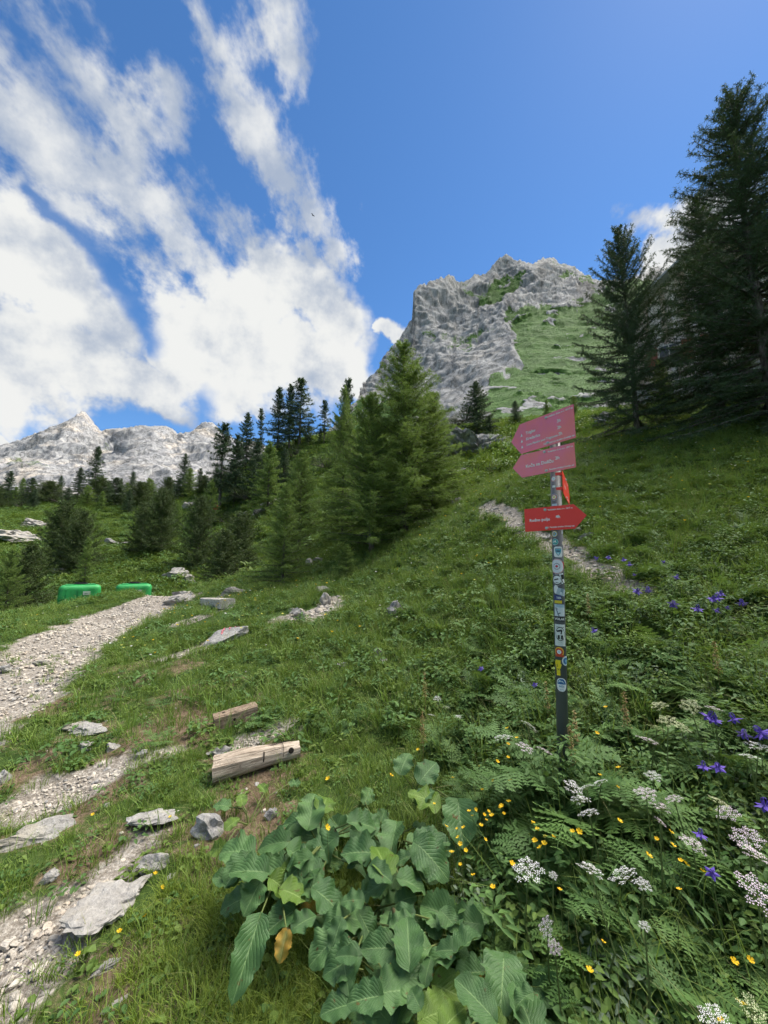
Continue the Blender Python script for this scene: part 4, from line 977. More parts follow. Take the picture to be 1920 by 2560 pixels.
    board((.9016, 2.445), (1.099, 2.12), True, .075, .727, .928, 'sign_board', 'top red arrow board pointing left with three mountain destinations',
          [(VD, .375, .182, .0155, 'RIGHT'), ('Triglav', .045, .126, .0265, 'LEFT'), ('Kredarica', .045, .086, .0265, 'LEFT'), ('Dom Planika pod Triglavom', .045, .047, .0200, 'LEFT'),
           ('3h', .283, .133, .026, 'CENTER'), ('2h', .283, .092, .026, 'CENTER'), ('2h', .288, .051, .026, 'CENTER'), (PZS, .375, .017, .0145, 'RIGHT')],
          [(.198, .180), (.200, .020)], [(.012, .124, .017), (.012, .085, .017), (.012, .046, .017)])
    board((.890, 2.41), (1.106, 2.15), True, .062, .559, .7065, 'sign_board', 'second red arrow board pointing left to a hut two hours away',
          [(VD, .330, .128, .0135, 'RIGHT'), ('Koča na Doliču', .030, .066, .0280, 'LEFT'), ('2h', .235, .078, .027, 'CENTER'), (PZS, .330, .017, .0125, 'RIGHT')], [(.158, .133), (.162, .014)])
    board((.8745, 2.37), (1.0826, 2.17), False, .066, .2095, .350, 'sign_board', 'lowest red arrow board pointing right',
          [(VD, .283, .121, .0125, 'RIGHT'), ('Rudno polje', .030, .066, .0250, 'LEFT'), ('4h', .200, .076, .026, 'CENTER'), (PZS, .287, .017, .0115, 'RIGHT')], [(.128, .124), (.130, .014)])
    board((1.066, 2.235), (1.315, 2.68), False, .06, .425, .572, 'sign_board', 'red arrow board seen almost edge on, pointing away up the trail',
          [(VD, .46, .128, .0135, 'RIGHT'), ('Velo polje', .10, .07, .030, 'LEFT'), ('1h', .40, .075, .028, 'CENTER'), (PZS, .46, .017, .0125, 'RIGHT')], [(.26, .133), (.26, .014)])
    # stickers wrapped round the pole: s along the circumference (0 = facing the path), h up the pole
    FACE = math.atan2(0 - by, 0 - tx)
    def wrap(V, off): 
        o = []
        for s, h in V:
            a = FACE + s/RAD; o.append((math.cos(a)*(RAD + off), math.sin(a)*(RAD + off), h))
        return o
    mats = {}
    def M(c):
        if c not in mats: mats[c] = simple('sticker_print_%d' % len(mats), c, .4, [x*.88 for x in c], 60, .4)
        return mats[c]
    def disc(s, h, rx, ry, c, off, parent=root, name='sticker', n=24, rings=4, power=2.0):
        V = [(s, h)]; F = []
        for r in range(1, rings + 1):
            for j in range(n):
                a = 2*math.pi*j/n; ca, sa = math.cos(a), math.sin(a); V.append((s + rx*r/rings*math.copysign(abs(ca)**(2/power), ca), h + ry*r/rings*math.copysign(abs(sa)**(2/power), sa)))
        for j in range(n): F.append((0, 1 + j, 1 + (j+1) % n))
        for r in range(rings - 1):
            for j in range(n): a, b = 1 + r*n + j, 1 + r*n + (j+1) % n; F.append((a, a + n, b + n, b))
        b = MB(); b.add(wrap(V, off), F); return link(name, b.mesh(name, [M(c)]), parent=parent, rot=rotm.to_euler() if parent is root else None)
    def quad(s, h, w, hh, c, off, parent=root, name='sticker', tilt=0, poly=None, nx=8, ny=3):
        V = []; F = []; ct, st_ = math.cos(tilt), math.sin(tilt)
        for j in range(ny + 1):
            for i in range(nx + 1):
                x, y = (i/nx - .5)*w, (j/ny - .5)*hh
                if poly is not None: l, r_ = poly(j/ny); x = (l + (r_ - l)*i/nx - .5)*w
                V.append((s + x*ct - y*st_, h + x*st_ + y*ct))
        for j in range(ny):
            for i in range(nx): a = j*(nx+1) + i; F.append((a, a+1, a+nx+2, a+nx+1))
        b = MB(); b.add(wrap(V, off), F); return link(name, b.mesh(name, [M(c)]), parent=parent, rot=rotm.to_euler() if parent is root else None)
    def words(t, s, h, size, c, off, parent, tilt=0):
        tm = text_mesh(t, size, 0, size*.03); ct, st_ = math.cos(tilt), math.sin(tilt)
        for v in tm.vertices:
            x, y = v.co.x*ct - v.co.y*st_, v.co.x*st_ + v.co.y*ct; a = FACE + (s + x)/RAD; v.co = (math.cos(a)*(RAD + off), math.sin(a)*(RAD + off), h + y)
        tm.materials.append(M(c)); link('lettering', tm, parent=parent)
    def hz(py):  # height along the pole of a photograph row
        r = ray(1388, py); return (r[2]/r[1]*2.245 - bz)/ax.normalized().z
    k = .00232
    Wt, Bk, Nv, Tl, Yl, Rd, Pb, Or = (.78, .79, .80), (.03, .03, .035), (.03, .05, .20), (.03, .30, .30), (.72, .55, .03), (.50, .03, .05), (.50, .60, .68), (.75, .28, .05)
    def ring(s, py, r, cs):
        p0 = None
        for i, (f, c) in enumerate(cs):
            q = disc(s, hz(py), r*f, r*f*1.05, c, .0006 + .0006*i, p0 or root, 'sticker' if p0 is None else 'print'); p0 = p0 or q
        return p0
    ring(-.012, 1197, .016, [(1, Wt), (.92, Rd), (.74, Wt), (.3, Pb)])
    quad(-.012, hz(1216), .018, .012, Wt, .0008)
    ring(-.012, 1243, .019, [(1, Wt), (.94, (.05, .12, .32)), (.78, Or), (.55, Wt), (.3, Yl)])
    quad(-.012, hz(1262), .03, .012, Pb, .0008)
    ring(-.016, 1335, .0165, [(1, Yl), (.86, Pb), (.6, (.10, .25, .35)), (.25, Yl)])
    q = ring(-.014, 1355, .0185, [(1, (.55, .72, .70)), (.9, Tl)]); b = MB(); b.add(wrap([(-.024, hz(1357)), (-.019, hz(1351)), (-.015, hz(1354)), (-.011, hz(1350)), (-.004, hz(1357))], .0022), [(0, 1, 2, 3, 4)]); link('print', b.mesh('print', [M(Wt)]), parent=q); words('NP', -.014, hz(1361), .006, Wt, .002, q)
    q = disc(.003, hz(1380), .0245, .031, Wt, .0006, power=4.5); sh = lambda t: (.5 - .5*min(1, (t*1.6)**.7), .5 + .5*min(1, (t*1.6)**.7))
    quad(.003, hz(1380.5), .033, .043, (.06, .16, .26), .0012, q, 'print', poly=sh, ny=8); quad(.003, hz(1380.5), .028, .036, (.16, .45, .58), .0018, q, 'print', poly=sh, ny=8); quad(.003, hz(1378), .02, .008, (.05, .10, .16), .0024, q, 'print'); quad(.002, hz(1385), .010, .014, (.55, .68, .74), .0024, q, 'print', poly=sh, ny=6)
    ring(-.007, 1416, .0415, [(1, Wt), (.96, Rd), (.90, (.72, .73, .80)), (.42, Bk), (.36, (.70, .72, .78)), (.16, Rd)]); disc(.028, hz(1413), .011, .021, Rd, .0012)
    q = ring(-.008, 1450, .030, [(1, (.6, .6, .62)), (.94, Bk), (.74, Wt)]); quad(-.012, hz(1449), .024, .007, Bk, .0024, q, 'print', .3); words('SUMMIT', -.010, hz(1457), .006, Bk, .0024, q)
    q = quad(.022, hz(1446), .024, .058, Wt, .0012, tilt=.25); quad(.023, hz(1442), .018, .026, Bk, .0018, q, 'print', .25); quad(.018, hz(1451), .006, .028, (.2, .2, .22), .0018, q, 'print', .55); quad(.024, hz(1455), .004, .022, Bk, .0018, q, 'print', .55)
    disc(-.015, hz(1474), .014, .025, Wt, .0008)
    q = quad(.014, hz(1480), .047, .038, (.42, .50, .56), .0030, tilt=-.28); quad(.017, hz(1477), .014, .026, (.20, .28, .34), .0036, q, 'print', -.28); quad(.010, hz(1483), .010, .014, (.66, .72, .76), .0036, q, 'print', -.28)
    q = quad(-.006, hz(1494), .040, .028, Nv, .0010); words('TER', -.001, hz(1495), .0145, Wt, .0018, q); quad(-.005, hz(1505), .040, .016, Yl, .0012)
    q = quad(.002, hz(1526), .058, .066, (.62, .68, .72), .0008); quad(.004, hz(1515), .05, .016, (.36, .50, .60), .0014, q, 'print'); quad(-.010, hz(1530), .006, .05, (.2, .23, .28), .0014, q, 'print', .35); quad(-.002, hz(1534), .018, .006, (.15, .18, .22), .0014, q, 'print', .5); quad(-.014, hz(1522), .014, .005, (.2, .22, .27), .0014, q, 'print', -.4)
    q = quad(.002, hz(1547), .058, .028, Bk, .0010); words('VOLAR', .001, hz(1548), .0165, Wt, .0018, q)
    q = quad(.001, hz(1588), .060, .118, (.66, .70, .68), .0008); e = disc(.002, hz(1585), .0245, .038, Bk, .0014, q, 'print'); disc(.002, hz(1585), .0215, .034, (.66, .70, .68), .0020, q, 'print'); quad(-.002, hz(1577), .026, .010, Bk, .0026, q, 'print', .3); quad(.008, hz(1580), .006, .024, Bk, .0026, q, 'print', -.2); quad(.002, hz(1593), .026, .022, Bk, .0026, q, 'print', nx=8); quad(.002, hz(1593), .005, .020, (.66, .70, .68), .0032, q, 'print'); words('HIKING CLUB', .001, hz(1568), .0065, Bk, .0020, q); words('ALPE', .001, hz(1606), .009, (.45, .50, .50), .0020, q)
    ring(-.006, 1630, .0255, [(1, Or), (.93, Yl), (.82, Or), (.72, (.55, .06, .03)), (.42, Wt), (.2, Pb)]); quad(-.004, hz(1639.5), .042, .010, (.55, .06, .03), .0046)
    q = ring(.031, 1652, .0245, [(1, (.62, .70, .74)), (.72, (.05, .16, .36)), (.30, (.25, .45, .60))])
    ylp = lambda t: ((.34, .72) if t < .42 else (.34 - .55*(t - .42)*1.0 if t < .8 else .1 + .9*(t - .8), .72 + .5*(t - .42)*(1 if t < .75 else .2)))
    q = quad(-.014, hz(1670), .052, .082, (.78, .62, .02), .0014, poly=ylp, ny=14); words('2', -.018, hz(1665), .016, Bk, .0022, q); words('ND', -.010, hz(1674), .010, Bk, .0022, q)
    q = disc(.002, hz(1712), .0265, .0355, Wt, .0008, power=2.4); quad(.002, hz(1704), .046, .028, (.03, .13, .33), .0014, q, 'print', poly=lambda t: (.02 + .30*t*t, .98 - .30*t*t), ny=6); b = MB(); b.add(wrap([(-.016, hz(1707)), (-.006, hz(1699)), (-.001, hz(1703)), (.005, hz(1701)), (.016, hz(1708))], .0028), [(0, 1, 2, 3, 4)]); link('print', b.mesh('print', [M((.60, .72, .80))]), parent=q); words('MES', .003, hz(1716), .0150, (.25, .38, .50), .0020, q); words('TRAIL', .002, hz(1724), .0085, (.35, .45, .55), .0020, q)
    quad(.030, hz(1330), .012, .020, Pb, .0010); disc(.034, hz(1358), .008, .012, (.62, .55, .45), .0010)
    KEEP_OUT.append((bx, by, .06))
build_signpost()

# ================================================================== TREES IN PLACE
T_BIG = tree_meshes('big', 21, 9.0, 2.7, base=.03, whorl=.21, per=7, step=.085, k=15, nl=.06, nw=.012, gap=.10, droop=.34, upturn=.22, elev=(-12, 40), profile=.75, tl=.46, needle=M_SPRUCE, gauze=.35)
T_BIG2 = tree_meshes('big2', 22, 6.0, 2.3, base=.02, whorl=.20, per=7, step=.085, k=14, nl=.06, nw=.0125, gap=.2, droop=.28, upturn=.25, elev=(-6, 48), profile=.72, tl=.42, needle=M_SPRUCE, gauze=.25)
T_LA = tree_meshes('larchA', 23, 6.0, 1.8, base=.05, whorl=.17, per=6, step=.075, k=13, gap=.12, nl=.058, nw=.011, droop=.18, upturn=.12, elev=(0, 45), profile=.8, tl=.40, gauze=.4)
T_LB = tree_meshes('larchB', 24, 4.5, 1.6, base=.04, whorl=.16, per=6, step=.075, k=13, gap=.12, nl=.058, nw=.011, droop=.15, upturn=.12, elev=(2, 46), profile=.7, tl=.38, gauze=.4)
T_SM = tree_meshes('small', 25, 3.0, 1.1, base=.02, whorl=.11, per=6, step=.07, k=12, nl=.052, nw=.010, droop=.12, upturn=.12, elev=(5, 48), profile=.8, tl=.28)
T_FAR = [tree_meshes('far%d' % i, 30 + i, 8.0, rm, base=bs, whorl=.36, per=6, step=.22, k=8, nl=.20, nw=.05, droop=.3, upturn=.2, elev=(-12, 35), profile=pf, tl=.55, gap=gp_, needle=nm, trunk_r=.13) for i, (rm, bs, pf, gp_, nm) in enumerate([(2.0, .10, .75, .08, M_SPRUCE), (1.75, .14, .65, .15, M_SPRUCE), (2.6, .05, .8, .03, M_SPRUCE), (2.4, .04, .75, .03, M_LARCH), (1.4, .25, .5, .35, M_SPRUCE)])]
T_BUSHY = tree_meshes('bushy', 41, 4.0, 1.9, base=.02, whorl=.22, per=7, step=.14, k=9, nl=.12, nw=.026, droop=.15, upturn=.2, elev=(8, 55), profile=.55, tl=.5, needle=leaf_material('needle_mid', (.032, .060, .022), (.085, .130, .038), .2, rnd=.3, scale=1.4))
G1 = 'dark conifers beside the lodge'; G2 = 'larches on the near slope'; G3 = 'conifers on the rocky knoll'; G4 = 'conifers along the far skyline'; G5 = 'larches on the far slope'
plant_tree('larch_tree', T_BIG, 1965, 1078, 225, 'tallest dark larch, cut by the right edge', G1, depth=8.6, rz=.4, wide=1.1)
plant_tree('larch_tree', T_BIG, 1815, 1085, 490, 'dark larch directly in front of the lodge, next to the tallest tree', G1, depth=10.2, rz=2.1, wide=.8)
plant_tree('larch_tree', T_BIG2, 1590, 1100, 585, 'dark larch at the lower corner of the lodge with a forked airy top', G1, depth=10.6, rz=1.0, wide=.80)
plant_tree('larch_tree', T_SM, 1668, 1085, 900, 'low young larch between the two tall ones before the lodge wall', G1, depth=11.4, rz=3.0, wide=.8)
plant_tree('larch_tree', T_LA, 1010, 1362, 858, 'largest green larch in the centre, its thin top against the cliff', G2, depth=12.2, rz=.3, wide=1.4)
plant_tree('larch_tree', T_LB, 930, 1372, 990, 'dense green larch overlapping the largest one on its left', G2, depth=11.4, rz=1.7, wide=1.05)
plant_tree('larch_tree', T_LB, 1085, 1320, 985, 'rounded green larch overlapping the largest one on its right', G2, depth=13.2, rz=2.9, wide=1.1)
plant_tree('larch_tree', T_LA, 856, 1340, 968, 'slender darker larch with a bare lower trunk, left of the big group', G2, depth=15.0, rz=4.1, wide=.72)
plant_tree('larch_tree', T_FAR[4], 868, 1290, 952, 'dead looking spindly conifer top rising behind the slender larch', G2, depth=21, wide=.6)
plant_tree('larch_tree', T_SM, 705, 1466, 1214, 'small bright larch beside the rocky bank, nearest of its row', G2, depth=10.6, rz=.8, wide=1.05)
plant_tree('larch_tree', T_SM, 747, 1400, 1130, 'light green pointed larch behind the small bright one', G2, depth=13.5, rz=2.2, wide=.95)
plant_tree('larch_tree', T_SM, 865, 1430, 1362, 'knee high young conifer in front of the large larches', G2, depth=9.5, rz=1.2, wide=1.6)
for px, py, top, k, wd, lab in [
 (747, 1130, 946, 1, 1.2, 'tallest conifer of the tight skyline clump on the knoll'), (722, 1130, 962, 1, .9, 'middle conifer of the tight skyline clump on the knoll'), (691, 1130, 970, 0, .95, 'leftmost conifer of the tight skyline clump on the knoll'),
 (647, 1150, 1024, 4, .8, 'thin sparse conifer left of the knoll clump'), (615, 1165, 1034, 2, .9, 'broad dark conifer on the left shoulder of the knoll'), (556, 1190, 1062, 4, 1.2, 'sparse leaning conifer at the left end of the knoll'),
 (588, 1185, 1090, 0, .9, 'short dark conifer between the leaning and the broad one on the knoll'),
 (770, 1130, 1058, 2, .8, 'short stout conifer just right of the knoll clump'), (808, 1125, 1003, 4, 1.2, 'slim grey conifer alone right of the knoll clump'), (800, 1140, 1070, 2, .8, 'low dark conifer at the foot of the slim grey one'),
 (672, 1225, 1106, 3, 1.0, 'pale green larch on the knoll flank below the clump'), (640, 1180, 1100, 2, 1.0, 'dark conifer in the dwarf pine below the clump'), (710, 1200, 1120, 2, 1.0, 'dark conifer halfway down the knoll')]:
    plant_tree('conifer', T_FAR[k], px, py, top, lab, G3, depth=44 if py < 1170 else (33 if py > 1215 else 38), wide=wd)
for px, py, top, k, wd, lab in [
 (18, 1262, 1178, 0, 1.1, 'conifer at the left end of the far skyline'), (52, 1258, 1196, 3, 1.0, 'pale narrow conifer next to the leftmost skyline tree'), (145, 1262, 1190, 2, .9, 'conifer left of the bushy skyline pair'), (192, 1258, 1170, 2, 1.1, 'dense broad conifer on the far skyline'),
 (232, 1255, 1118, 1, 1.0, 'tallest and thinnest conifer on the far skyline'), (300, 1250, 1196, 0, .9, 'first small pointed conifer right of the tallest thin one'), (328, 1250, 1180, 0, 1.2, 'second pointed conifer right of the tallest thin one'), (356, 1256, 1208, 0, 1.0, 'left one of a close skyline pair'), (376, 1258, 1200, 2, .8, 'right one of a close skyline pair'),
 (458, 1240, 1136, 2, .85, 'dark pointed conifer where the skyline starts to climb'), (498, 1225, 1172, 4, 1.2, 'wispy conifer right of the dark pointed one'), (105, 1262, 1215, 0, .8, 'stunted conifer in the skyline dwarf pine'), (425, 1255, 1215, 2, .9, 'low conifer left of the dark pointed one'), (268, 1255, 1205, 3, 1.0, 'low pale conifer right beside the tallest thin one')]:
    plant_tree('conifer', T_FAR[k], px, py, top, lab, G4, depth=52, wide=wd)
BELT = 'bushy conifer in the belt below the far skyline, %s from the left'; ORDB = 'first second third fourth fifth sixth seventh eighth ninth tenth eleventh twelfth thirteenth fourteenth fifteenth sixteenth seventeenth eighteenth'.split()
for i, (px, py, top, dep, wd, k) in enumerate([(-20, 1290, 1215, 46, 1.3, 2), (35, 1275, 1225, 50, 1.3, 3), (70, 1285, 1212, 48, 1.4, 2), (120, 1282, 1230, 48, 1.6, 3), (165, 1290, 1222, 46, 1.4, 2), (215, 1290, 1225, 46, 1.6, 3), (245, 1275, 1215, 49, 1.4, 2), (282, 1285, 1222, 46, 1.6, 2), (312, 1275, 1212, 49, 1.3, 3), (345, 1290, 1222, 45, 1.5, 2), (368, 1285, 1218, 47, 1.5, 3), (398, 1290, 1225, 45, 1.6, 2), (418, 1275, 1205, 49, 1.3, 3), (442, 1290, 1215, 45, 1.4, 2), (470, 1275, 1195, 46, 1.2, 3), (505, 1275, 1195, 44, 1.3, 2), (535, 1270, 1180, 43, 1.2, 2), (575, 1265, 1170, 42, 1.3, 2)]):
    plant_tree('conifer', T_FAR[k] if i % 3 else T_BUSHY, px, py, top - (i*37 % 29), BELT % ORDB[i], 'conifer belt below the far skyline', depth=dep, wide=wd*(1.0 + .12*(i % 4)))
for px, py, top, dep, wd, pr_, lab in [
 (150, 1395, 1262, 24, .95, T_BUSHY, 'round bushy larch, left of a pair on the far slope'), (192, 1412, 1285, 23, .95, T_BUSHY, 'round bushy larch, right of a pair on the far slope'), (212, 1445, 1345, 20, .8, T_FAR[3], 'pale young larch just above the tank in full view'),
 (402, 1378, 1232, 27, .9, T_BUSHY, 'wide dark larch in the middle of the far slope'), (352, 1385, 1262, 28, .8, T_BUSHY, 'larch close left of the wide dark one'), (492, 1400, 1250, 24, .8, T_BUSHY, 'larch beside the trail across the far slope'), (440, 1360, 1255, 33, .8, T_FAR[3], 'pale larch behind the wide dark one'),
 (560, 1440, 1332, 16, 1.1, T_BUSHY, 'low spreading bright larch left of the small pointed one'), (520, 1345, 1200, 36, 1.0, T_FAR[3], 'green larch at the foot of the knoll'), (600, 1400, 1290, 20, 1.0, T_BUSHY, 'bushy larch behind the low spreading one'),
 (55, 1545, 1368, 13.5, .9, T_BUSHY, 'dark larch left of the tanks'), (8, 1555, 1375, 12.5, .9, T_LB, 'larch branch tips at the left edge beyond the path'), (318, 1290, 1225, 42, 1.0, T_FAR[2], 'dark conifer upper middle of the far slope'), (80, 1290, 1225, 44, 1.1, T_FAR[2], 'dark conifer above the pale bedrock'), (250, 1300, 1228, 42, 1.1, T_FAR[3], 'green conifer below the tallest skyline tree'), (385, 1300, 1232, 42, 1.1, T_FAR[3], 'green conifer below the close skyline pair')]:
    plant_tree('larch_tree', pr_, px, py, top, lab, G5, depth=dep, wide=wd)
for px, py, top, dep, k, wd, lab in [(1290, 1075, 1003, 26, 2, 1.2, 'small dark conifer left of the top sign board'), (1225, 1090, 1040, 24, 2, 1.2, 'small conifer on the right flank of the outcrop'), (1440, 1075, 990, 22, 3, 1.1, 'young larch behind the signpost under the peak meadow'), (1370, 1070, 1000, 24, 3, 1.0, 'young larch directly behind the top sign board'), (1190, 1040, 958, 25, 2, 1.3, 'dark bushy conifer on the top of the outcrop')]:
    plant_tree('conifer', T_FAR[k], px, py, top, lab, 'small conifers below the peak', depth=dep, wide=wd)
# dwarf pines
PINES = [mugo_meshes(50, 1.6, 1.3, 1.0), mugo_meshes(51, 2.2, 1.4, 1.2), mugo_meshes(52, 1.3, 1.3, 1.1)]
for i, (px, py, w, dep, lab) in enumerate([
 (575, 1235, 90, 36, 'on the left flank of the knoll'), (630, 1215, 100, 38, 'in the middle of the knoll flank'), (690, 1185, 100, 41, 'under the knoll skyline clump'), (745, 1165, 80, 42, 'right under the tallest knoll conifer'), (545, 1200, 70, 42, 'under the leaning knoll conifer'), (600, 1270, 80, 33, 'above the knoll rocks'), (650, 1262, 80, 33, 'right above the knoll rock face'), (520, 1222, 60, 46, 'at the left foot of the knoll'), (480, 1225, 60, 50, 'by the wispy skyline conifer'),
 (100, 1262, 110, 50, 'spreading along the far skyline'), (170, 1275, 90, 48, 'below the broad skyline conifer'), (60, 1290, 80, 46, 'above the pale bedrock'), (285, 1268, 90, 49, 'right of the tallest skyline conifer'), (360, 1270, 80, 48, 'below the close skyline pair'), (430, 1262, 70, 48, 'where the skyline begins to climb'), (20, 1275, 60, 48, 'at the left end of the skyline'),
 (1165, 1035, 90, 26, 'on the crown of the outcrop'), (1135, 1048, 60, 25, 'overhanging the left of the outcrop'), (1245, 1172, 95, 16, 'dark mound left of the second sign board'), (1190, 1170, 60, 18, 'at the foot of the outcrop'), (1330, 1085, 90, 20, 'behind the top sign board'), (1425, 1120, 100, 14, 'at the foot of the forked dark larch'), (1230, 1100, 70, 22, 'on the right flank of the outcrop'),
 (680, 1225, 80, 36, 'below the pale knoll larch'), (560, 1160, 60, 45, 'on the crest left of the knoll clump'), (820, 1150, 90, 38, 'behind the slender larch')]):
    c = at(px, py, dep); z = float(gz(np.array([c[0]]), np.array([c[1]]))[0]); tm, cm, h = PINES[i % 3]; s = w*pxm(px, py, dep)/3.4
    if i in (16, 17): r = ray(px, py); z = r[2]/r[1]*dep - .3
    o = link('dwarf_pine', None, loc=(c[0], c[1], z - .1), rot=(0, 0, i*1.3), scale=(s, s, s*1.0), label='dwarf mountain pine ' + lab, cat='shrub', group='dwarf mountain pines')
    link('trunk', tm, parent=o); link('crown', cm, parent=o)

# ================================================================== FOREGROUND PLANTS, ONE BY ONE
def cast_h(px, py, h):
    """where the sight line meets a level h above the ground (height of leaves or flowers)"""
    r = ray(px, py); r = r/r[1]; d = np.geomspace(.75, 60, 600); z = gz(r[0]*d, d) + h - r[2]*d; k = int(np.argmax(z > 0)); dd = d[k] if z[k] > 0 else 60.
    return r*dd
def lz(x, y): return float(gz(np.array([x]), np.array([y]))[0])
# ---- broad dock leaves
def dock_material(name, lo, hi, vein, yellow=0.0):
    m = bpy.data.materials.new(name); m.use_nodes = True; nt = m.node_tree; p = nt.nodes['Principled BSDF']; out = nt.nodes['Material Output']
    uv = nd(nt, 'ShaderNodeUVMap'); sp = nd(nt, 'ShaderNodeSeparateXYZ'); nt.links.new(uv.outputs[0], sp.inputs[0]); U, Vv = S(nt, sp.outputs[0]), S(nt, sp.outputs[1])
    oi = nd(nt, 'ShaderNodeObjectInfo'); rnd = S(nt, oi.outputs['Random']); geo = nd(nt, 'ShaderNodeNewGeometry')
    n1 = noise(nt, geo.outputs['Position'], 16, 4, .6); n2 = noise(nt, geo.outputs['Position'], 120, 3, .6)
    au = (U - .5)._m('ABSOLUTE'); mid = 1.0 - au.smooth(.006, .028)
    w = ((Vv*8.5 - au*9.0 + (n1 - .5)*.5)._m('FRACT') - .5)._m('ABSOLUTE'); side = (1.0 - w.smooth(.02, .09))*(1.0 - au.smooth(.30, .46))
    w2 = ((Vv*30.0 + au*26.0 + (n1 - .5)*3.0)._m('FRACT') - .5)._m('ABSOLUTE')
    c = mixc(nt, (rnd*.7 + n1*.45 - .05).clamp(), lo, hi)
    if yellow: c = mixc(nt, ((n1 - .5)*2.2 + au*1.2 + rnd*.3 - .1).smooth(.0, .55), c, (.38, .24, .035)); c = mixc(nt, (n1*.9 + n2*.5 - .75).smooth(0, .2)*yellow, c, (.24, .08, .02))
    c = mixc(nt, (n2 - .62).smooth(0, .1)*.5, c, [x*1.5 for x in hi])
    n4 = noise(nt, geo.outputs['Position'], 38, 3, .5); c = mixc(nt, (n4 - .66).smooth(0, .03)*(n1 - .45).smooth(0, .1), c, (.10, .065, .02))
    c = mixc(nt, (mid*.8 + side*.18).clamp(), c, vein)
    nt.links.new(c, p.inputs['Base Color']); p.inputs['Roughness'].default_value = .45; p.inputs['Specular IOR Level'].default_value = .35
    bump(nt, p, w.smooth(.0, .3)*.5 + w2.smooth(0, .4)*.35 + n1*2.2 + n4*1.2, .5, .004)
    tr = nd(nt, 'ShaderNodeBsdfTranslucent'); nt.links.new(mixc(nt, .4, c, (.16, .24, .02)), tr.inputs[0]); mx = nd(nt, 'ShaderNodeMixShader'); mx.inputs[0].default_value = .22
    nt.links.new(p.outputs[0], mx.inputs[1]); nt.links.new(tr.outputs[0], mx.inputs[2]); nt.links.new(mx.outputs[0], out.inputs[0]); return m
M_DOCK = dock_material('dock_leaf', (.045, .112, .036), (.100, .198, .062), (.18, .29, .11))
M_DOCKY = dock_material('dock_leaf_young', (.085, .165, .022), (.130, .215, .035), (.25, .36, .10))
M_DOCKO = dock_material('dock_leaf_old', (.14, .17, .035), (.22, .22, .05), (.36, .34, .12), .8)
def dock_leaf(seed, asp, wav, fold, bend):
    rs = np.random.default_rng(seed); nu, nv = 11, 18; u = np.linspace(-1, 1, nu); v = np.linspace(0, 1, nv); Uu, Vv = np.meshgrid(u, v)
    prof = (np.sin(np.pi*np.clip(Vv, 0, 1)**.80)**.55)*(1 - .10*Vv); prof[0] = .02; prof[-1] = .015
    ph = rs.uniform(0, 6, 4); edge = np.abs(Uu)
    rag = 1 + .07*np.sin(Vv*23 + ph[0] + 2*np.sign(Uu)) * edge + .06*np.sin(Vv*41 + ph[1])*edge + rs.normal(0, .022, Uu.shape)*edge
    X = Uu*prof*asp*.5*rag; Y = Vv - .12*(np.abs(Uu)**1.6)*(1 - Vv)**3       # heart-shaped base
    Z = fold*np.abs(X)*1.1 - bend*Vv**2*.5 + wav*edge**1.5*np.sin(Vv*15 + ph[2] + 1.3*np.sign(Uu))*prof + .007*np.sin(Vv*28 + 8*np.abs(Uu))*(1 - edge)*prof + .05*np.sin(Vv*5 + ph[3])*Uu*prof
    Vt = np.stack([X, Y, Z], -1).reshape(-1, 3); F = grid_faces(nv, nu)
    return mesh_np('leaf', Vt, F, smooth=True, uv=np.stack([(Uu.ravel() + 1)/2, Vv.ravel()], 1))
LEAF_V = []
for mtl in (M_DOCK, M_DOCKY, M_DOCKO):
    row = []
    for i in range(14):
        q = np.random.default_rng(500 + i); me = dock_leaf(100 + i, q.uniform(.74, 1.0), q.uniform(.04, .14), q.uniform(.1, .55), q.uniform(.15, .8)); me.materials.append(mtl); row.append(me)
    LEAF_V.append(row)
CAMUP = Vector((0, -SP, CP))
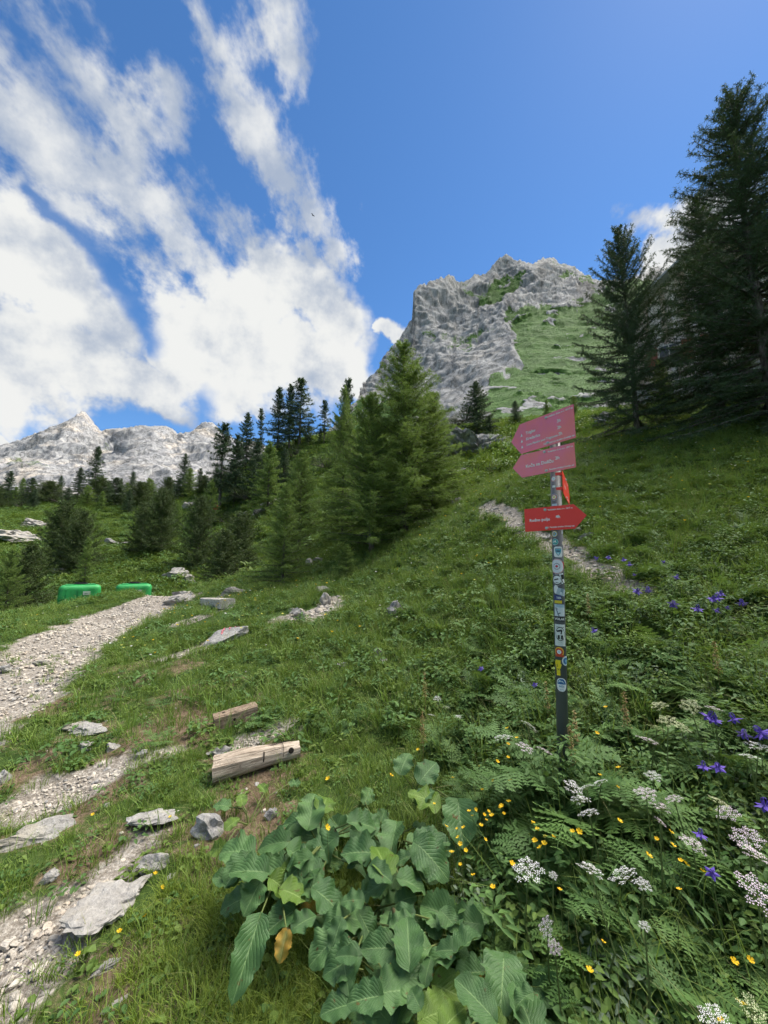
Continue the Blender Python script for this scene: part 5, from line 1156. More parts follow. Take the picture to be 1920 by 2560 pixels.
# zoomed-crop position x, y, length, tip angle in the picture, tone
LEAVES = [(500, 400, 170, 95, 0), (235, 520, 200, 150, 0), (300, 610, 180, 205, 0), (420, 690, 190, 100, 0), (400, 470, 170, 165, 0), (625, 450, 210, 235, 0), (235, 715, 160, 222, 0), (270, 830, 310, 255, 0), (430, 790, 150, 250, 0), (520, 690, 150, 190, 0), (530, 690, 180, 285, 0), (640, 820, 150, 65, 0), (650, 830, 120, 265, 0), (170, 640, 120, 190, 0), (800, 520, 170, 175, 0), (790, 430, 140, 70, 0), (905, 390, 180, 100, 0), (1000, 480, 170, 50, 0), (860, 620, 230, 85, 1), (1000, 480, 190, 300, 0), (880, 640, 190, 215, 0), (920, 640, 160, 268, 0), (1160, 820, 210, 125, 0), (1050, 960, 190, 100, 0), (1130, 860, 160, 280, 0), (1400, 1000, 250, 82, 0), (1290, 850, 180, 170, 0), (900, 960, 200, 175, 0), (730, 1000, 220, 225, 0), (830, 1170, 190, 78, 0), (830, 1180, 170, 200, 0), (890, 1100, 210, 355, 0), (1090, 1010, 140, 260, 0), (1215, 990, 260, 262, 0), (1350, 1280, 250, 98, 0), (1000, 1190, 240, 190, 0), (1535, 1350, 240, 92, 0), (760, 290, 95, 70, 0), (1015, 190, 140, 60, 0), (925, 150, 110, 100, 0), (1095, 300, 160, 95, 1), (1005, 290, 110, 85, 0), (110, 500, 90, 180, 1), (640, 900, 170, 255, 0), (965, 1040, 250, 92, 0), (1085, 1130, 190, 320, 1), (1400, 1330, 140, 120, 1), (735, 800, 130, 280, 0), (400, 880, 110, 255, 2), (690, 1220, 150, 235, 0), (1190, 290, 190, 275, 0), (430, 870, 120, 60, 0), (195, 300, 70, 80, 1), (135, 310, 80, 150, 0), (410, 200, 60, 30, 0), (120, 410, 75, 80, 1), (300, 240, 60, 90, 1), (560, 330, 120, 60, 1), (690, 380, 150, 30, 0), (330, 640, 150, 290, 1), (660, 560, 130, 20, 0), (770, 640, 110, 300, 0), (980, 800, 150, 210, 0), (560, 620, 140, 140, 0), (1180, 980, 150, 10, 0), (880, 860, 120, 330, 0), (1020, 1290, 220, 60, 1), (1240, 1330, 200, 200, 0), (860, 1290, 180, 120, 0), (1120, 1330, 160, 80, 1)]
CENT = [(330, 640, 'leftmost large dock plant with leaves over the bright short grass'), (560, 470, 'dock plant at the back of the patch with upright leaves'), (900, 480, 'dock plant with one tall bright upright leaf'), (760, 820, 'dock plant in the dark middle of the patch'), (850, 1130, 'dock plant near the bottom edge of the picture'), (1150, 900, 'dock plant on the right side of the patch'), (1350, 1150, 'dock plant in the bottom right of the patch, its leaves held upright'), (1010, 220, 'dock plant farthest up the slope behind the patch'), (220, 320, 'seedling dock plant in front of the split log')]
def build_docks():
    roots = []; rs = random.Random(5); sx = 900/1659.
    for cx, cy, lab in CENT:
        c = cast_h(500 + cx*sx, 1850 + cy*sx + 25, .02); c[2] = lz(c[0], c[1])
        roots.append(link('dock_plant', None, loc=c, label=lab, cat='plant', group='broad leaved dock plants'))
    ex = list(LEAVES)
    for i in range(44):                                       # smaller leaves filling the mound
        cx, cy, _ = CENT[i % 7]; ex.insert(len(LEAVES), (cx + rs.uniform(-190, 190), cy + rs.uniform(-150, 120), rs.uniform(85, 140), rs.uniform(20, 300), 1 if i % 8 == 0 else 0))
    NUP = len(ex)
    for i in range(80):                                       # lower leaves in the shade of the upper ones
        cx, cy, _ = CENT[i % 7]; ex.append((cx + rs.uniform(-210, 210), cy + rs.uniform(-120, 170), rs.uniform(90, 160), rs.uniform(0, 360), 2 if i % 23 == 0 else 0))
    for i, (x, y, L, ang, tone) in enumerate(ex):
        low = i >= NUP; px, py = 500 + x*sx, 1850 + y*sx
        small = y < 420 and x < 460 or L < 100
        h = rs.uniform(.06, .20) if low else (.07 if small else rs.uniform(.20, .30))
        c = cast_h(px, py, h); k = pxm(px, py, c[1]); ln = L*sx*k*(.9 if L < 200 else .78)
        N = Vector((-c[0], -c[1], -c[2])).normalized()*.55 + Vector((0, 0, .75)) + Vector((rs.gauss(0, .28), rs.gauss(0, .28), 0)); N.normalize()
        a = R(ang + rs.uniform(-12, 12)); t = Vector((1, 0, 0))*math.cos(a) + CAMUP*math.sin(a); t = (t - N*t.dot(N)).normalized(); sd = t.cross(N)
        mt4 = Matrix((sd, t, N)).transposed().to_4x4()
        ri = min(range(len(CENT)), key=lambda q: (CENT[q][0] - x)**2 + (CENT[q][1] - y)**2); root = roots[ri]; loc = Vector(c) - root.location
        o = link('leaf', LEAF_V[tone][i % 14], parent=root); o.matrix_local = Matrix.Translation(loc) @ mt4 @ Matrix.Diagonal((ln*(.72 if L > 250 else 1), ln, ln, 1))
        st = MB(); q0 = Vector((rs.uniform(-.03, .03), rs.uniform(-.03, .03), -.02)); mid = (q0 + loc)*.5 + Vector((0, 0, .04)) - t*ln*.15
        st.tube([q0, mid, loc + t*ln*.03], [.0045, .004, .0028], 5, cap=False); link('stem', st.mesh('stem', [M_STEM]), parent=root)
build_docks()
# ---- flowers
M_UMB = leaf_material('umbel_white', (.62, .62, .60), (.78, .78, .76), .25, rnd=.2, scale=30); M_UMBP = leaf_material('umbel_pinkish', (.60, .48, .56), (.74, .66, .70), .25, rnd=.2, scale=30); M_UMBG = leaf_material('umbel_greenish', (.42, .48, .22), (.62, .64, .42), .25, rnd=.2, scale=30)
M_YEL = leaf_material('buttercup_yellow', (.72, .42, .01), (.80, .55, .02), .2, rnd=.4); M_VIO = leaf_material('columbine_violet', (.075, .045, .30), (.14, .08, .46), .2, rnd=.5); M_SEED = leaf_material('sorrel_seed', (.22, .14, .055), (.33, .24, .10), .2)
def umbel(seed, mtl):
    rs = np.random.default_rng(seed); V = []; F = []; n = 0; G = 15
    st = MB()
    for g in range(G):
        a = g*2.4; r = math.sqrt((g + .5)/G); c = np.array([r*math.cos(a), r*math.sin(a), .42*(1 - .55*r*r) + rs.normal(0, .03)])
        st.tube([(0, 0, 0), tuple(c*.98)], [.014, .010], 3, cap=False)
        for q in range(13):
            b = q*2.4; rr = .24*math.sqrt(q/13.); p0 = c + np.array([rr*math.cos(b), rr*math.sin(b), .07*(1 - (rr/.24)**2) + rs.normal(0, .012)]); s = .052*rs.uniform(.7, 1.2); t = rs.uniform(0, 1.5); nx = np.array([math.cos(t), math.sin(t), rs.normal(0, .3)]); ny = np.array([-math.sin(t), math.cos(t), rs.normal(0, .3)])
            V += [p0 - nx*s, p0 - ny*s*.9, p0 + nx*s, p0 + ny*s*.9]; F.append((n, n+1, n+2, n+3)); n += 4
    return mesh_np('flower_head', V, F, mats=[mtl]), st.mesh('spokes', [M_STEM])
UMB = {m: [umbel(i, mt) for i in range(2)] for m, mt in ((0, M_UMB), (1, M_UMBP), (2, M_UMBG))}
def buttercup():
    V = [(0, 0, 0)]; F = []
    for i in range(5):
        a = 2*math.pi*i/5; n = len(V)
        for da, r, z in ((-.55, .62, .25), (-.38, 1.0, .52), (.38, 1.0, .52), (.55, .62, .25)): V.append((r*math.cos(a + da), r*math.sin(a + da), z))
        F += [(0, n, n+1, n+2), (0, n+2, n+3, n+3)][:1]; F.append((0, n+2, n+3))
    b = MB(); b.add(V, F); return b.mesh('petals', [M_YEL])
BUT = buttercup()
def columbine():
    b = MB(); rs = random.Random(2)
    for i in range(5):
        a = 2*math.pi*i/5; d = Vector((math.cos(a), math.sin(a), 0)); s = Vector((-math.sin(a), math.cos(a), 0))
        b.add([Vector((0, 0, 0)), d*.55 + s*.30 + Vector((0, 0, -.25)), d*1.15 + Vector((0, 0, -.30)), d*.55 - s*.30 + Vector((0, 0, -.25))], [(0, 1, 2, 3)])
        a += .63; d = Vector((math.cos(a), math.sin(a), 0)); s = Vector((-math.sin(a), math.cos(a), 0))
        b.add([d*.12 + Vector((0, 0, .1)), d*.42 + s*.20 + Vector((0, 0, -.5)), d*.48 + Vector((0, 0, -.72)), d*.42 - s*.20 + Vector((0, 0, -.5))], [(0, 1, 2, 3)])
        b.tube([d*.18, d*.30 + Vector((0, 0, .35)), d*.20 + Vector((0, 0, .62)), d*.08 + Vector((0, 0, .66))], [.09, .06, .035, .04], 5)
    return b.mesh('petals', [M_VIO])
COLB = columbine()
def stalk(root, h, r, rs, bendx=.05, leaf=True):
    b = MB(); b.tube([(rs.gauss(0, bendx), rs.gauss(0, bendx), -h - .03), (rs.gauss(0, bendx*.4), rs.gauss(0, bendx*.4), -h*.5), (0, 0, 0)], [r*1.3, r*1.1, r*.8], 5, cap=False); link('stem', b.mesh('stem', [M_STEM]), parent=root)
rsf = random.Random(8)
def flower(kind, name, px, py, h, size, label, group, tilt=.3):
    c = cast_h(px, py, h); hh = c[2] - lz(c[0], c[1])
    o = link(name, None, loc=c, rot=(0, 0, 0), label=label, cat='flower', group=group)
    rot = (rsf.gauss(.12, tilt), rsf.gauss(0, tilt), rsf.uniform(0, 6.28)); s = size
    if kind == 'umbel':
        tone = 1 if 'pink' in label else 2 if 'greenish' in label else 0
        hm, sm = UMB[tone][rsf.randrange(2)]; hd = link('flower_head', hm, parent=o, rot=rot, scale=s); link('spokes', sm, parent=hd)
        stalk(o, hh, .0028, rsf)
    elif kind == 'buttercup': link('petals', BUT, parent=o, rot=rot, scale=s); stalk(o, hh, .0011, rsf)
    elif kind == 'columbine': link('petals', COLB, parent=o, rot=(rot[0] + .3, rot[1], rot[2]), scale=s); stalk(o, hh, .0016, rsf)
    return o
Z8 = lambda x, y: (1250 + x*.4039, 1700 + y*.4039); Z7 = lambda x, y: (500 + x*.5425, 1850 + y*.5425); Z6 = lambda x, y: (960 + x*.5787, 1300 + y*.5787); Z5 = lambda x, y: (x*.5787, 1950 + y*.5787)
for i, (x, y, r, tone) in enumerate([(180, 300, 1, 0), (150, 430, .9, 1), (270, 450, .8, 1), (20, 370, 1, 0), (450, 680, 1.1, 0), (540, 680, .9, 0), (500, 760, 1.1, 0), (555, 840, 1, 0), (625, 650, .9, 0), (915, 390, 1, 1), (950, 605, .8, 0), (905, 715, 1.0, 1), (985, 800, 1.2, 1), (1080, 750, .8, 1), (990, 885, .5, 1), (1190, 1030, 1, 1), (1540, 1000, 1.2, 1), (1565, 1090, 1, 1), (1600, 430, 1, 0), (1545, 490, .8, 0), (1350, 765, .8, 2), (1415, 840, 1, 1), (175, 1200, 1.3, 0), (560, 1195, 1, 0), (780, 1240, 1.3, 0), (890, 1275, .6, 0), (1590, 1330, 1.3, 1), (295, 1540, .7, 1), (990, 170, .9, 2), (1180, 170, .9, 2), (1120, 300, .8, 2), (970, 310, .8, 2), (1320, 190, .8, 1), (330, 1215, .4, 0), (895, 1530, .4, 0), (1040, 265, .9, 2), (340, 1660, .5, 1), (1560, 2080, .9, 2), (1330, 2110, .8, 0)]):
    px, py = Z8(x, y); col = ('white', 'pinkish white', 'greenish white')[tone]
    flower('umbel', 'umbel_flower', px, py, .30 + .05*(i % 3), .039*r*(1.2 if py < 1900 else 1.0), '%s umbel flower, %s' % (col, 'X'), '%s umbel flowers' % col)
for x, y in [(230, 775), (270, 815), (205, 848), (320, 855)]: flower('umbel', 'umbel_flower', *Z6(x, y), .22, .028, 'small white umbel flower in the meadow left of the post', 'small white umbels left of the post')
for x, y in [(45, 300), (105, 360), (50, 480), (90, 570), (65, 625), (55, 755), (10, 780), (205, 885), (232, 930), (215, 995), (285, 970), (330, 970), (275, 1015), (250, 1040), (450, 940), (490, 940), (735, 545), (620, 590), (730, 665), (740, 875), (970, 985), (1060, 945), (1070, 1025), (920, 1090), (1120, 1120), (1150, 1140), (1255, 1185), (370, 1300), (1110, 1300), (640, 1625), (555, 1800), (1450, 1745), (1550, 1735), (1500, 2010), (75, 1140), (600, 330), (655, 170), (1370, 2110)]:
    flower('buttercup', 'buttercup', *Z8(x, y), .30, rsf.uniform(.008, .013), 'yellow buttercup among the umbel flowers and ferny leaves', 'buttercups among the umbels')
for x, y in [(1240, 330), (1270, 320), (1310, 345), (1320, 370), (1385, 310), (1425, 285), (1300, 230), (1350, 190), (1430, 190), (1165, 175), (1135, 400), (1185, 410), (1215, 405), (1190, 450), (1200, 480), (1225, 510), (1160, 520), (1315, 460), (1200, 575), (1260, 625), (1440, 575), (1350, 680), (1545, 465), (1590, 450), (1630, 450), (1535, 385), (1555, 410), (1080, 295), (1450, 150), (1005, 45), (1330, 330), (1345, 350), (1295, 395), (1255, 350), (1400, 340), (1370, 100), (1420, 20), (1290, 120)]:
    flower('buttercup', 'buttercup', *Z7(x, y), .28, rsf.uniform(.007, .012), 'yellow buttercup in the thick cluster behind the dock leaves', 'buttercups behind the dock leaves')
for x, y in [(400, 150), (735, 160), (670, 405), (700, 465), (625, 590), (515, 655), (330, 610), (335, 755)]: flower('buttercup', 'hawkbit', *Z5(x, y), .04, .010, 'small low yellow flower in the turf left of the dock', 'low yellow flowers in the turf')
for x, y in [(585, 405), (880, 165), (590, 180)]: flower('buttercup', 'buttercup', *Z7(x, y), .3, .014, 'single yellow flower poking up between dock leaves', 'yellow flowers between dock leaves')
for x, y, s in [(915, 165, 1), (970, 160, .9), (1035, 170, .9), (1060, 190, 1), (1080, 235, .6), (1265, 245, 1), (1205, 180, .7), (1095, 305, 1.2), (1140, 300, 1.2), (1250, 360, 1.2), (1440, 335, 1.3), (1455, 315, 1), (1355, 380, 1.2), (1440, 390, .8), (1545, 355, 1.1), (1485, 378, .6), (905, 475, .9), (1420, 340, 1.1)]:
    flower('columbine', 'columbine', *Z6(x, y), .32, .036*s, 'violet columbine on the slope behind the signpost', 'columbines on the slope')
for x, y, s in [(418, 640, .7), (650, 710, .6)]: flower('columbine', 'columbine', *Z6(x, y), .30, .035*s, 'lone violet columbine in the meadow left of the post', 'columbines left of the post')
for x, y, s in [(1300, 225, 1.2), (1330, 240, .9), (1445, 235, 1), (1510, 330, .9), (1610, 320, 1.2), (1260, 530, .8), (1350, 535, .8), (1240, 950, .7), (1640, 770, 1.0), (1310, 1190, .6)]:
    flower('columbine', 'columbine', *Z8(x, y), .36, .035*s, 'dark violet columbine among the white umbels near the right edge', 'columbines among the umbels')
ORD = 'first second third fourth fifth sixth seventh eighth ninth tenth eleventh twelfth thirteenth fourteenth fifteenth sixteenth seventeenth eighteenth nineteenth twentieth'.split()
def order(group, text):
    l = sorted([o for o in COL.objects if o.get('group') == group], key=lambda o: o.location.x / o.location.y)
    for i, o in enumerate(l): o['label'] = text % ORD[i]
for col in ('white', 'pinkish white', 'greenish white'): order('%s umbel flowers' % col, col + ' umbel flower right of the dock leaves, %s of that colour from the left')
order('columbines on the slope', 'violet columbine on the slope behind the signpost, %s from the left')
order('columbines among the umbels', 'dark violet columbine among the white umbels, %s from the left')
order('columbines left of the post', 'lone violet columbine in the meadow left of the post, %s from the left')
order('small white umbels left of the post', 'small white umbel in the meadow left of the post, %s from the left')
order('low yellow flowers in the turf', 'small low yellow flower in the turf left of the dock, %s from the left')
order('yellow flowers between dock leaves', 'single yellow flower poking up between dock leaves, %s from the left')
# ---- sorrel seed stalks
def sorrel(px, py, size, lab):
    c = cast_h(px, py, .30); z = lz(c[0], c[1]); o = link('sorrel_stalk', None, loc=(c[0], c[1], z), label=lab, cat='plant', group='brown seed stalks'); rs = np.random.default_rng(int(px)); hh = c[2] - z + .06
    n = 150; t = rs.uniform(.45, 1, n); a = rs.uniform(0, 6.28, n); r = size*.20*(1.1 - t)*rs.uniform(.2, 1, n) + .004; b = np.stack([r*np.cos(a), r*np.sin(a), hh*t], 1)
    V, F = leafs(b, rdir(rs, n, -.6, .6), np.tile([0, 0, 1.], (n, 1)), np.full(n, .009), np.full(n, .006)); link('seed_head', mesh_np('seed_head', V, F, mats=[M_SEED]), parent=o)
    s = MB(); s.tube([(0, 0, -.03), (.006, 0, hh*.5), (0, 0, hh)], [.0025, .002, .001], 5); link('stem', s.mesh('stem', [M_SEED]), parent=o)
for (x, y), lab in zip([(175, 690), (700, 740), (1040, 790), (805, 940), (880, 345), (1430, 565), (165, 870), (825, 870)], ['left of the post in the meadow', 'just left of the post foot', 'right of the post foot among ferny leaves', 'right below the post foot', 'beside the stickers of the post', 'on the slope above the white umbels', 'farthest left in the meadow', 'at the post foot, reddest one']): sorrel(*Z6(x, y), .16, 'brown seed stalk ' + lab)
# ---- ferny plants one can pick out
FERNS = [fern_plant(60 + i, nf, L, W, 14, 5) for i, (nf, L, W) in enumerate([(6, .42, .13), (5, .48, .15), (7, .36, .12), (4, .52, .14)])]
FERN_ME = [mesh_np('fronds', V, F, mats=[M_FERN]) for V, F in FERNS]
FERN_FOOT = [((1372, 1880), 'ferny leaved plant hiding the foot of the post'), ((1425, 1895), 'ferny leaved plant in front of the post foot, right side'), ((1340, 1900), 'ferny leaved plant in front of the post foot, left side'), ((1398, 1900), 'ferny leaved plant covering the foot of the post')]
for i, ((px, py), lab) in enumerate(FERN_FOOT):
    c = at(px, py, (2.12, 2.06, 2.0, 2.17)[i]); z = lz(c[0], c[1]) + (.10 if i == 3 else 0); o = link('fern_plant', None, loc=(c[0], c[1], z + .02), rot=(0, 0, i*1.7), scale=1.15, label=lab, cat='plant', group='ferny leaved plants'); link('fronds', FERN_ME[i], parent=o)
FLAB = ['ferny leaved plant %s' % s for s in ('just right of the post foot', 'against the post above the foot', 'right of the lowest sticker', 'halfway between post and right edge', 'under the columbines', 'on the slope right of the stickers', 'beside the grey foot of the post', 'under the greenish umbels', 'left of the greenish umbels', 'beneath the pinkish umbels', 'among the white umbels', 'below the white umbels', 'in the dark lower right', 'near the bottom right corner', 'left of the bottom right corner', 'right of the dock patch', 'behind the dock patch', 'below the post foot', 'at the right edge under the violet flowers', 'at the right edge halfway down', 'above the trail end', 'between the trail and the post', 'left behind the post', 'in the middle of the umbel bed', 'right of the thick buttercup cluster', 'in front of the largest white umbel')]
for i, ((px, py), lab) in enumerate(zip([(1450, 1790), (1400, 1745), (1470, 1700), (1620, 1690), (1650, 1600), (1530, 1560), (1360, 1770), (1640, 1800), (1560, 1790), (1600, 1900), (1470, 1930), (1500, 2090), (1560, 2200), (1760, 2380), (1600, 2480), (1380, 2180), (1250, 2010), (1420, 1900), (1800, 1860), (1830, 2100), (1600, 1500), (1470, 1480), (1300, 1700), (1660, 2060), (1400, 2000), (1330, 2300)], FLAB)):
    if i in (0, 6, 17): py += 18
    c = cast_h(px, py, .16); z = lz(c[0], c[1]); s = 1.0 if c[1] < 3.5 else 1.1
    o = link('fern_plant', None, loc=(c[0], c[1], z + .02), rot=(0, 0, i*1.1), scale=s*(.65 + .08*(i % 5)), label=lab, cat='plant', group='ferny leaved plants'); link('fronds', FERN_ME[i % 4], parent=o)
HB = [mesh_np('leaves', *herb_clump(90 + i, 110, .11, .42, .045, .022), mats=[M_HERB]) for i in range(2)]
for i, (px, dd, lab) in enumerate([(1385, 2.14, 'leafy herb against the foot of the post, left'), (1412, 2.13, 'leafy herb against the foot of the post, right'), (1350, 2.10, 'leafy herb a little left of the post foot'), (1440, 2.16, 'leafy herb a little right of the post foot')]):
    c = at(px, 1880, dd); o = link('herb_plant', None, loc=(c[0], c[1], lz(c[0], c[1])), rot=(0, 0, i*2.0), label=lab, cat='plant', group='leafy herbs at the post'); link('leaves', HB[i % 2], parent=o)
# ---- loose stones big enough to pick out
STONES = [rock_mesh('stone', 300 + i, 2, 7, .15, sq, M_PEB if i % 3 else M_ROCK, fine=.03) for i, sq in enumerate([(1, .7, .5), (1, .85, .45), (1, .6, .6), (1, .8, .35), (1, .65, .4), (1, .9, .6)])]
rsp = np.random.default_rng(77); n_st = 0
for grp, lab, (x0, x1, y0, y1), want, smin, smax in [('stones of the lower gravel patch', 'pale limestone fragment in the gravel at the bottom left', (-1.9, -.6, 1.25, 2.3), 80, .012, .034), ('stones of the middle gravel streak', 'pale limestone fragment in the gravel streak between slab and log', (-3.6, -.7, 2.35, 3.9), 80, .014, .038), ('stones in the worn turf', 'small pale stone in the worn turf above the long slab', (-4.6, -.4, 2.0, 4.9), 70, .010, .034), ('stones by the timbers', 'small stone on the bare patch between the two timbers', (-1.4, -.5, 2.8, 4.2), 16, .015, .035), ('stones of the main path', 'small stone on the wide gravel path', (-7.5, -2.8, 3.6, 12.5), 60, .02, .05), ('stones of the scree', 'stone on the small scree below the larches', (-3.2, -.9, 7.0, 11.5), 26, .04, .10), ('stones of the trail', 'stone on the trail behind the signpost', (1.6, 3.2, 3.6, 9.5), 26, .025, .06)]:
    X, Y = rsp.uniform(x0, x1, 4000), rsp.uniform(y0, y1, 4000); k = (np.abs(X) < 1.03*Y + .1) & ((worn(X, Y) > .4) & (gravel(X, Y) < .3) if 'worn' in grp else gravel(X, Y) > .35); X, Y = X[k][:want], Y[k][:want]; Zs = gz(X, Y)
    for x, y, z in zip(X, Y, Zs):
        s = smin + (smax - smin)*rsp.uniform()**2.2
        link('stone', STONES[rsp.integers(6)], loc=(x, y, z - (.005 if 'worn' in grp else .03) + s*.12), rot=(rsp.normal(0, .2), rsp.normal(0, .2), rsp.uniform(0, 6.28)), scale=s, label=lab, cat='stone', group=grp)

# ================================================================== HIKER AND BIRD
def build_hiker():
    c = cast(536, 1300); z = c[2]; d = c[1]
    sc_ = 1.0; me = bpy.data.meshes.new('body')
    J = [(0, 0, .92), (0, .02, 1.2), (0, .03, 1.42), (0, .0, 1.52), (0, -.03, 1.64), (-.1, 0, .86), (-.11, -.16, .5), (-.11, -.05, .08), (-.11, -.2, .03), (.1, 0, .86), (.11, .12, .48), (.11, .28, .1), (.11, .16, .03), (-.19, .03, 1.4), (-.25, .08, 1.13), (-.24, -.12, .95), (.19, .03, 1.4), (.25, -.02, 1.13), (.24, -.22, 1.0)]
    E = [(0, 1), (1, 2), (2, 3), (3, 4), (0, 5), (5, 6), (6, 7), (7, 8), (0, 9), (9, 10), (10, 11), (11, 12), (2, 13), (13, 14), (14, 15), (2, 16), (16, 17), (17, 18)]
    rad = [.15, .15, .13, .06, .10, .10, .07, .05, .04, .10, .07, .05, .04, .06, .045, .035, .06, .045, .035]
    me.from_pydata(J, E, []); o = bpy.data.objects.new('person', me); COL.objects.link(o)
    sk = o.modifiers.new('skin', 'SKIN'); 
    for v, r in zip(me.skin_vertices[0].data, rad): v.radius = (r, r)
    me.skin_vertices[0].data[0].use_root = True
    ss = o.modifiers.new('sub', 'SUBSURF'); ss.levels = 1; ss.render_levels = 1
    dg = bpy.context.evaluated_depsgraph_get(); m2 = bpy.data.meshes.new_from_object(o.evaluated_get(dg)); bpy.data.objects.remove(o)
    for m in (simple('skin_tone', (.45, .28, .20)), simple('red_shirt', (.55, .07, .05)), simple('dark_trousers', (.04, .04, .05))): m2.materials.append(m)
    for f in m2.polygons: f.material_index = 2 if f.center.z < .95 else (0 if f.center.z > 1.47 else 1); f.use_smooth = True
    p = link('person', m2, loc=(c[0], c[1], z), rot=(0, 0, R(200)), label='hiker in a red top walking the trail below the knoll', cat='person')
    hb = MB(); hb.tube([(0, -.03, 1.60), (0, -.02, 1.70), (0, -.01, 1.76)], [.115, .11, .05], 10); link('hair', hb.mesh('hair', [simple('dark_hair', (.05, .035, .025))], smooth=True), parent=p)
    bp = MB(); bp.box((0, .20, 1.22), (.15, .09, .24)); link('backpack', bp.mesh('backpack', [simple('orange_pack', (.55, .20, .12))], bevel=.05), parent=p)
build_hiker()
def build_bird():
    c = at(782, 538, 60); b = MB(); b.tube([(0, -.16, 0), (0, -.06, .0), (0, .08, 0), (0, .2, 0)], [.015, .05, .05, .01], 6)
    o = link('bird', b.mesh('bird', [simple('bird_black', (.02, .02, .025))], smooth=True), loc=c, rot=(.1, .2, .9), label='tiny dark bird flying before the clouds', cat='bird')
    for s in (-1, 1):
        w = MB(); w.add([(0, -.07, .01), (s*.22, -.12, .07), (s*.42, .0, .05), (s*.2, .05, .06), (0, .07, .01)], [(0, 1, 3, 4), (1, 2, 3)]); link('wing', w.mesh('wing', [o.data.materials[0]]), parent=o)
build_bird()

# ================================================================== UNCOUNTABLE GROWTH AND GRAVEL
def tuft(name, n, rad, h0, h1, w, lean, mtl, seed, dry=0, seg=3):
    V, F, t = blades(n, rad, h0, h1, w, lean, seg, np.random.default_rng(seed))
    if dry:
        V2, F2, t2 = blades(dry, rad, h0*.6, h1*.9, w*.8, lean*1.6, seg, np.random.default_rng(seed + 1)); Vv, Ff, mi = stack((V, F, 0), (V2, F2, 1)); return proto(name, Vv, Ff, [mtl, M_DRY], np.concatenate([t, t2]), mi)
    return proto(name, V, F, [mtl], t)
def put(name, protos, x, y, rs, s0, s1, label, dz=0.0, tilt=.12, weights=None, follow=.45):
    k = clear(x, y); x, y = x[k], y[k]; n = len(x); s = rs.uniform(s0, s1, n); idx = rs.choice(len(protos), n, p=weights)
    sc = np.stack([s*rs.uniform(.85, 1.2, n), s*rs.uniform(.85, 1.2, n), s*rs.uniform(.8, 1.25, n)], 1)
    return scatter(name, protos, xyz(x, y, dz), slope_rot(x, y, rs, tilt, follow), sc, idx, label)
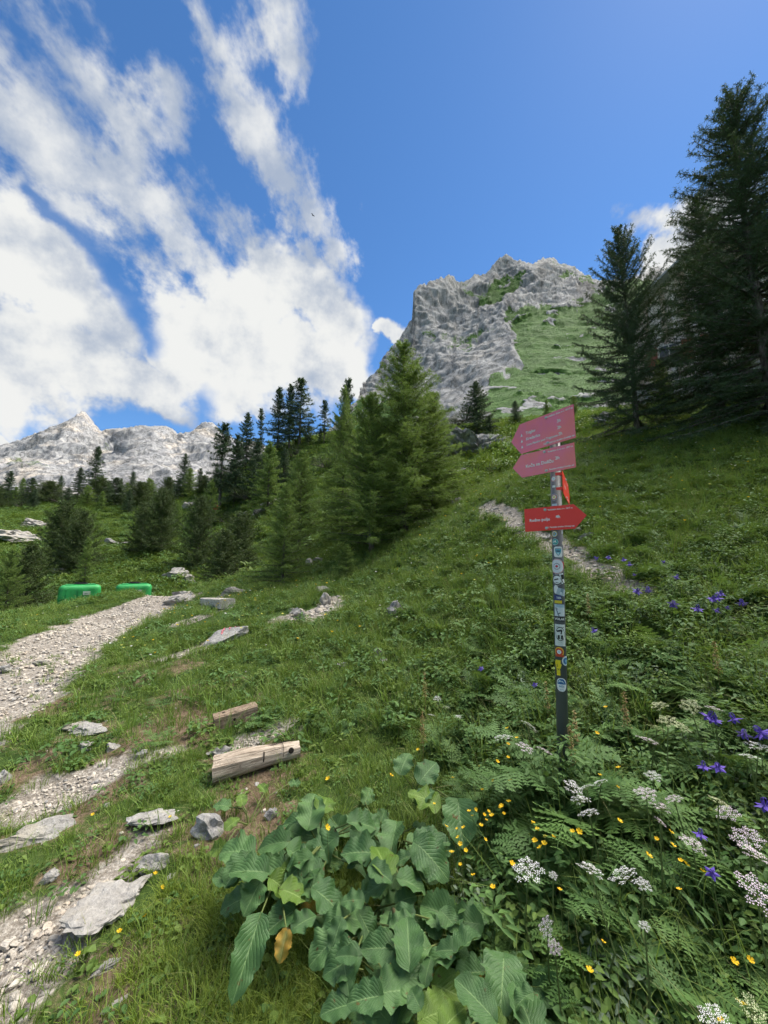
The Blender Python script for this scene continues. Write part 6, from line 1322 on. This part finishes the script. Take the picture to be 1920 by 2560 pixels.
def grow():
    # turf close by
    x, y, rs = field(.7, 6.8, 560, seed=1); near = np.where(y < 2.2, 1.0, np.where(y < 3.2, .7, .42))
    g = gravel(x, y); w = worn(x, y); lu = lush(x, y); p = near*(1 - sst(g, .15, 1.0)*.93)*(1 - .74*w)*(1 - .7*lu); k = rs.uniform(size=len(x)) < p; x, y = x[k], y[k]
    patch = sst(fbm(x*1.1 + 7, y*1.1, o=3), -.5, .5)
    P = [tuft('a', 22, .045, .03, .075, .0036, .55, M_LAWN, 1, 3), tuft('b', 20, .05, .045, .11, .0036, .6, M_LAWN, 2, 2), tuft('c', 26, .05, .025, .06, .0034, .8, M_LAWN, 3, 6), tuft('d', 16, .04, .06, .15, .0036, .5, M_MEADOW, 4, 2)]
    V, F = herb_clump(5, 16, .05, .035, .026, .016); P.append(proto('e', V, F, [M_HERB])); V, F = herb_clump(6, 12, .045, .03, .030, .022); P.append(proto('f', V, F, [M_HERB2]))
    put('grass', P, x, y, rs, .7, 1.25, 'short green turf grass in the foreground', weights=[.28, .24, .18, .10, .12, .08])
    # the bright fine lawn beside the dock leaves
    x, y, rs = field(.9, 2.5, 1700, seed=15); k = (x > -1.05 - .1*(y - 1.2)) & (x < .25) & (rs.uniform(size=len(x)) < (1 - sst(gravel(x, y), .1, .5))*sst(y, 2.35, 1.9)*(1 - .8*worn(x, y)) + 0*x); x, y = x[k], y[k]
    P = [tuft('a', 20, .03, .03, .085, .0024, .5, M_BRIGHT, 61), tuft('b', 20, .03, .025, .065, .0024, .8, M_BRIGHT, 62, 1), tuft('c', 16, .03, .04, .10, .0024, .6, M_BRIGHT, 63)]
    put('lawn_grass', P, x, y, rs, .7, 1.2, 'bright fine short grass beside the dock leaves')
    # meadow on the near slope
    x, y, rs = field(3.2, 17, 95, seed=2); g = gravel(x, y); lu = lush(x, y); r = np.hypot(x, y)
    p = (.25 + .75*sst(x - (-1.6 - .15*(y - 3)), -.6, .9)*(1 - .0*lu))*(1 - sst(g, .05, .5))*np.where(y > 9, .62, 1); p = np.maximum(p*(1 - .5*lu), .55*(1 - sst(g, .05, .5))*(y > 7.5)); p *= (1 - .6*worn(x, y)); k = rs.uniform(size=len(x)) < p; x, y = x[k], y[k]
    P = [tuft('a', 26, .09, .08, .20, .0055, .5, M_MEADOW, 11, 3), tuft('b', 24, .10, .10, .26, .0055, .55, M_MEADOW, 12, 3), tuft('c', 30, .10, .05, .14, .0055, .8, M_LAWN, 13, 5)]
    for i, (m, hh, l) in enumerate([(M_HERB, .10, .05), (M_HERB2, .09, .045), (M_HERB, .14, .06)]): V, F = herb_clump(14 + i, 34, .10, hh, l, l*.55); P.append(proto('h', V, F, [m]))
    V, F = fern_plant(18, 6, .20, .06, 9, 3); P.append(proto('i', V, F, [M_FERN]))
    put('meadow_grass', P, x, y, rs, .7, 1.3, 'meadow grass and small herbs on the slope', weights=[.24, .18, .18, .14, .10, .08, .08])
    # far meadow
    x, y, rs = field(15, 66, 11, side=1.12, seed=3); g = gravel(x, y); k = (rs.uniform(size=len(x)) < np.where(y > 34, .55, 1)*(1 - sst(g, .05, .5))) & (y > 15) ; x, y = x[k], y[k]
    P = [tuft('a', 34, .32, .10, .30, .022, .7, M_MEADOW, 21, 4, 2), tuft('b', 30, .34, .14, .38, .022, .6, M_MEADOW, 22, 3, 2), tuft('c', 34, .30, .08, .22, .024, .9, M_LAWN, 23, 6, 2)]
    for i, m in enumerate([M_HERB, M_HERB2]): V, F = herb_clump(24 + i, 60, .36, .30, .12, .08); P.append(proto('h', V, F, [m]))
    put('hillside_grass', P, x, y, rs, .7, 1.4, 'grass and low herbs on the far slope', weights=[.26, .18, .16, .26, .14])
    # tall herbs round the signpost
    x, y, rs = field(.9, 9.5, 175, side=1.1, seed=4); lu = lush(x, y); g = gravel(x, y); p = lu*np.where(y < 3.6, 1.0, .5)*(1 - sst(g, .02, .3)); k = rs.uniform(size=len(x)) < p; x, y = x[k], y[k]
    k = np.hypot(x, y) > 1.25; x, y = x[k], y[k]
    # low under the broad dock leaves, so these stay on top
    P = [tuft('a', 16, .06, .14, .34, .0046, .55, M_MEADOW, 31, 2), tuft('b', 12, .05, .20, .42, .0050, .6, M_MEADOW, 32, 2, 4)]
    for i, (m, hh, l, wd) in enumerate([(M_HERB, .20, .036, .020), (M_HERB, .27, .042, .018), (M_HERB2, .17, .030, .02), (M_HERB3, .16, .036, .014), (M_HERB, .13, .045, .036)]): V, F = herb_clump(33 + i, 75, .10, hh, l, wd); P.append(proto('h', V, F, [m]))
    V, F = fern_plant(41, 5, .30, .09, 12, 4); P.append(proto('i', V, F, [M_FERN])); V, F = fern_plant(42, 6, .24, .075, 11, 4); P.append(proto('j', V, F, [M_FERN]))
    put('undergrowth', P, x, y, rs, .65, 1.15, 'dense leafy undergrowth and tall grass round the signpost', tilt=.16, weights=[.20, .12, .15, .12, .12, .05, .08, .08, .08])
    # flowers too small to pick out, up the slope
    rs = np.random.default_rng(6); x = np.concatenate([rs.uniform(-8, 9, 420), rs.uniform(-8, -2, 90)]); y = np.concatenate([rs.uniform(5, 13, 420), rs.uniform(5, 9, 90)]); k = (gravel(x, y) < .1); x, y = x[k], y[k]
    def dot(mtl): 
        b = MB(); b.add([(0, 0, .02)] + [(.016*math.cos(a), .016*math.sin(a), .03) for a in np.linspace(0, 6.28, 7)[:-1]], [(0, i, i % 6 + 1) for i in range(1, 7)]); b.tube([(0, 0, -.22), (0, 0, .02)], .0012, 3, m=1); return bpy.data.objects.new('d', b.mesh('d', [mtl, M_STEM]))
    put('meadow_flowers', [dot(M_YEL), dot(M_UMB), dot(leaf_material('pale_yellow', (.5, .5, .08), (.6, .6, .15)))], x, y, rs, .8, 1.3, 'tiny yellow and white flowers dotted over the slope', dz=.17, weights=[.3, .3, .4])
    # gravel
    parts = []
    for (a, b, dn, s0, s1, sd) in ((.8, 4.3, 1500, .006, .020, 7), (4.3, 16, 260, .014, .042, 8)):
        x, y, rs = field(a, b, dn, seed=sd); g = gravel(x, y); w = worn(x, y); k = (rs.uniform(size=len(x)) < np.maximum(sst(g, .08, .75), .55*w)) & clear(x, y); x, y = x[k], y[k]; n = len(x); s = s0 + (s1 - s0)*rs.uniform(size=n)**2.5
        parts.append((xyz(x, y, -.030*1.0)+np.stack([0*s, 0*s, s*.15], 1), np.stack([rs.normal(0, .3, n), rs.normal(0, .3, n), rs.uniform(0, 6.28, n)], 1), np.stack([s]*3, 1), rs.integers(0, 6, n)))
    P = [bpy.data.objects.new('g', rock_mesh('pebble', 400 + i, 1, 5, .2, sq, M_PEB if i != 4 else M_ROCK)) for i, sq in enumerate([(1, .7, .5), (1, .9, .5), (1, .6, .4), (1, .8, .6), (1, .7, .5), (1, .85, .35)])]
    scatter('gravel', P, *[np.concatenate([q[i] for q in parts]) for i in range(4)], 'loose pale limestone gravel on the paths')
grow()
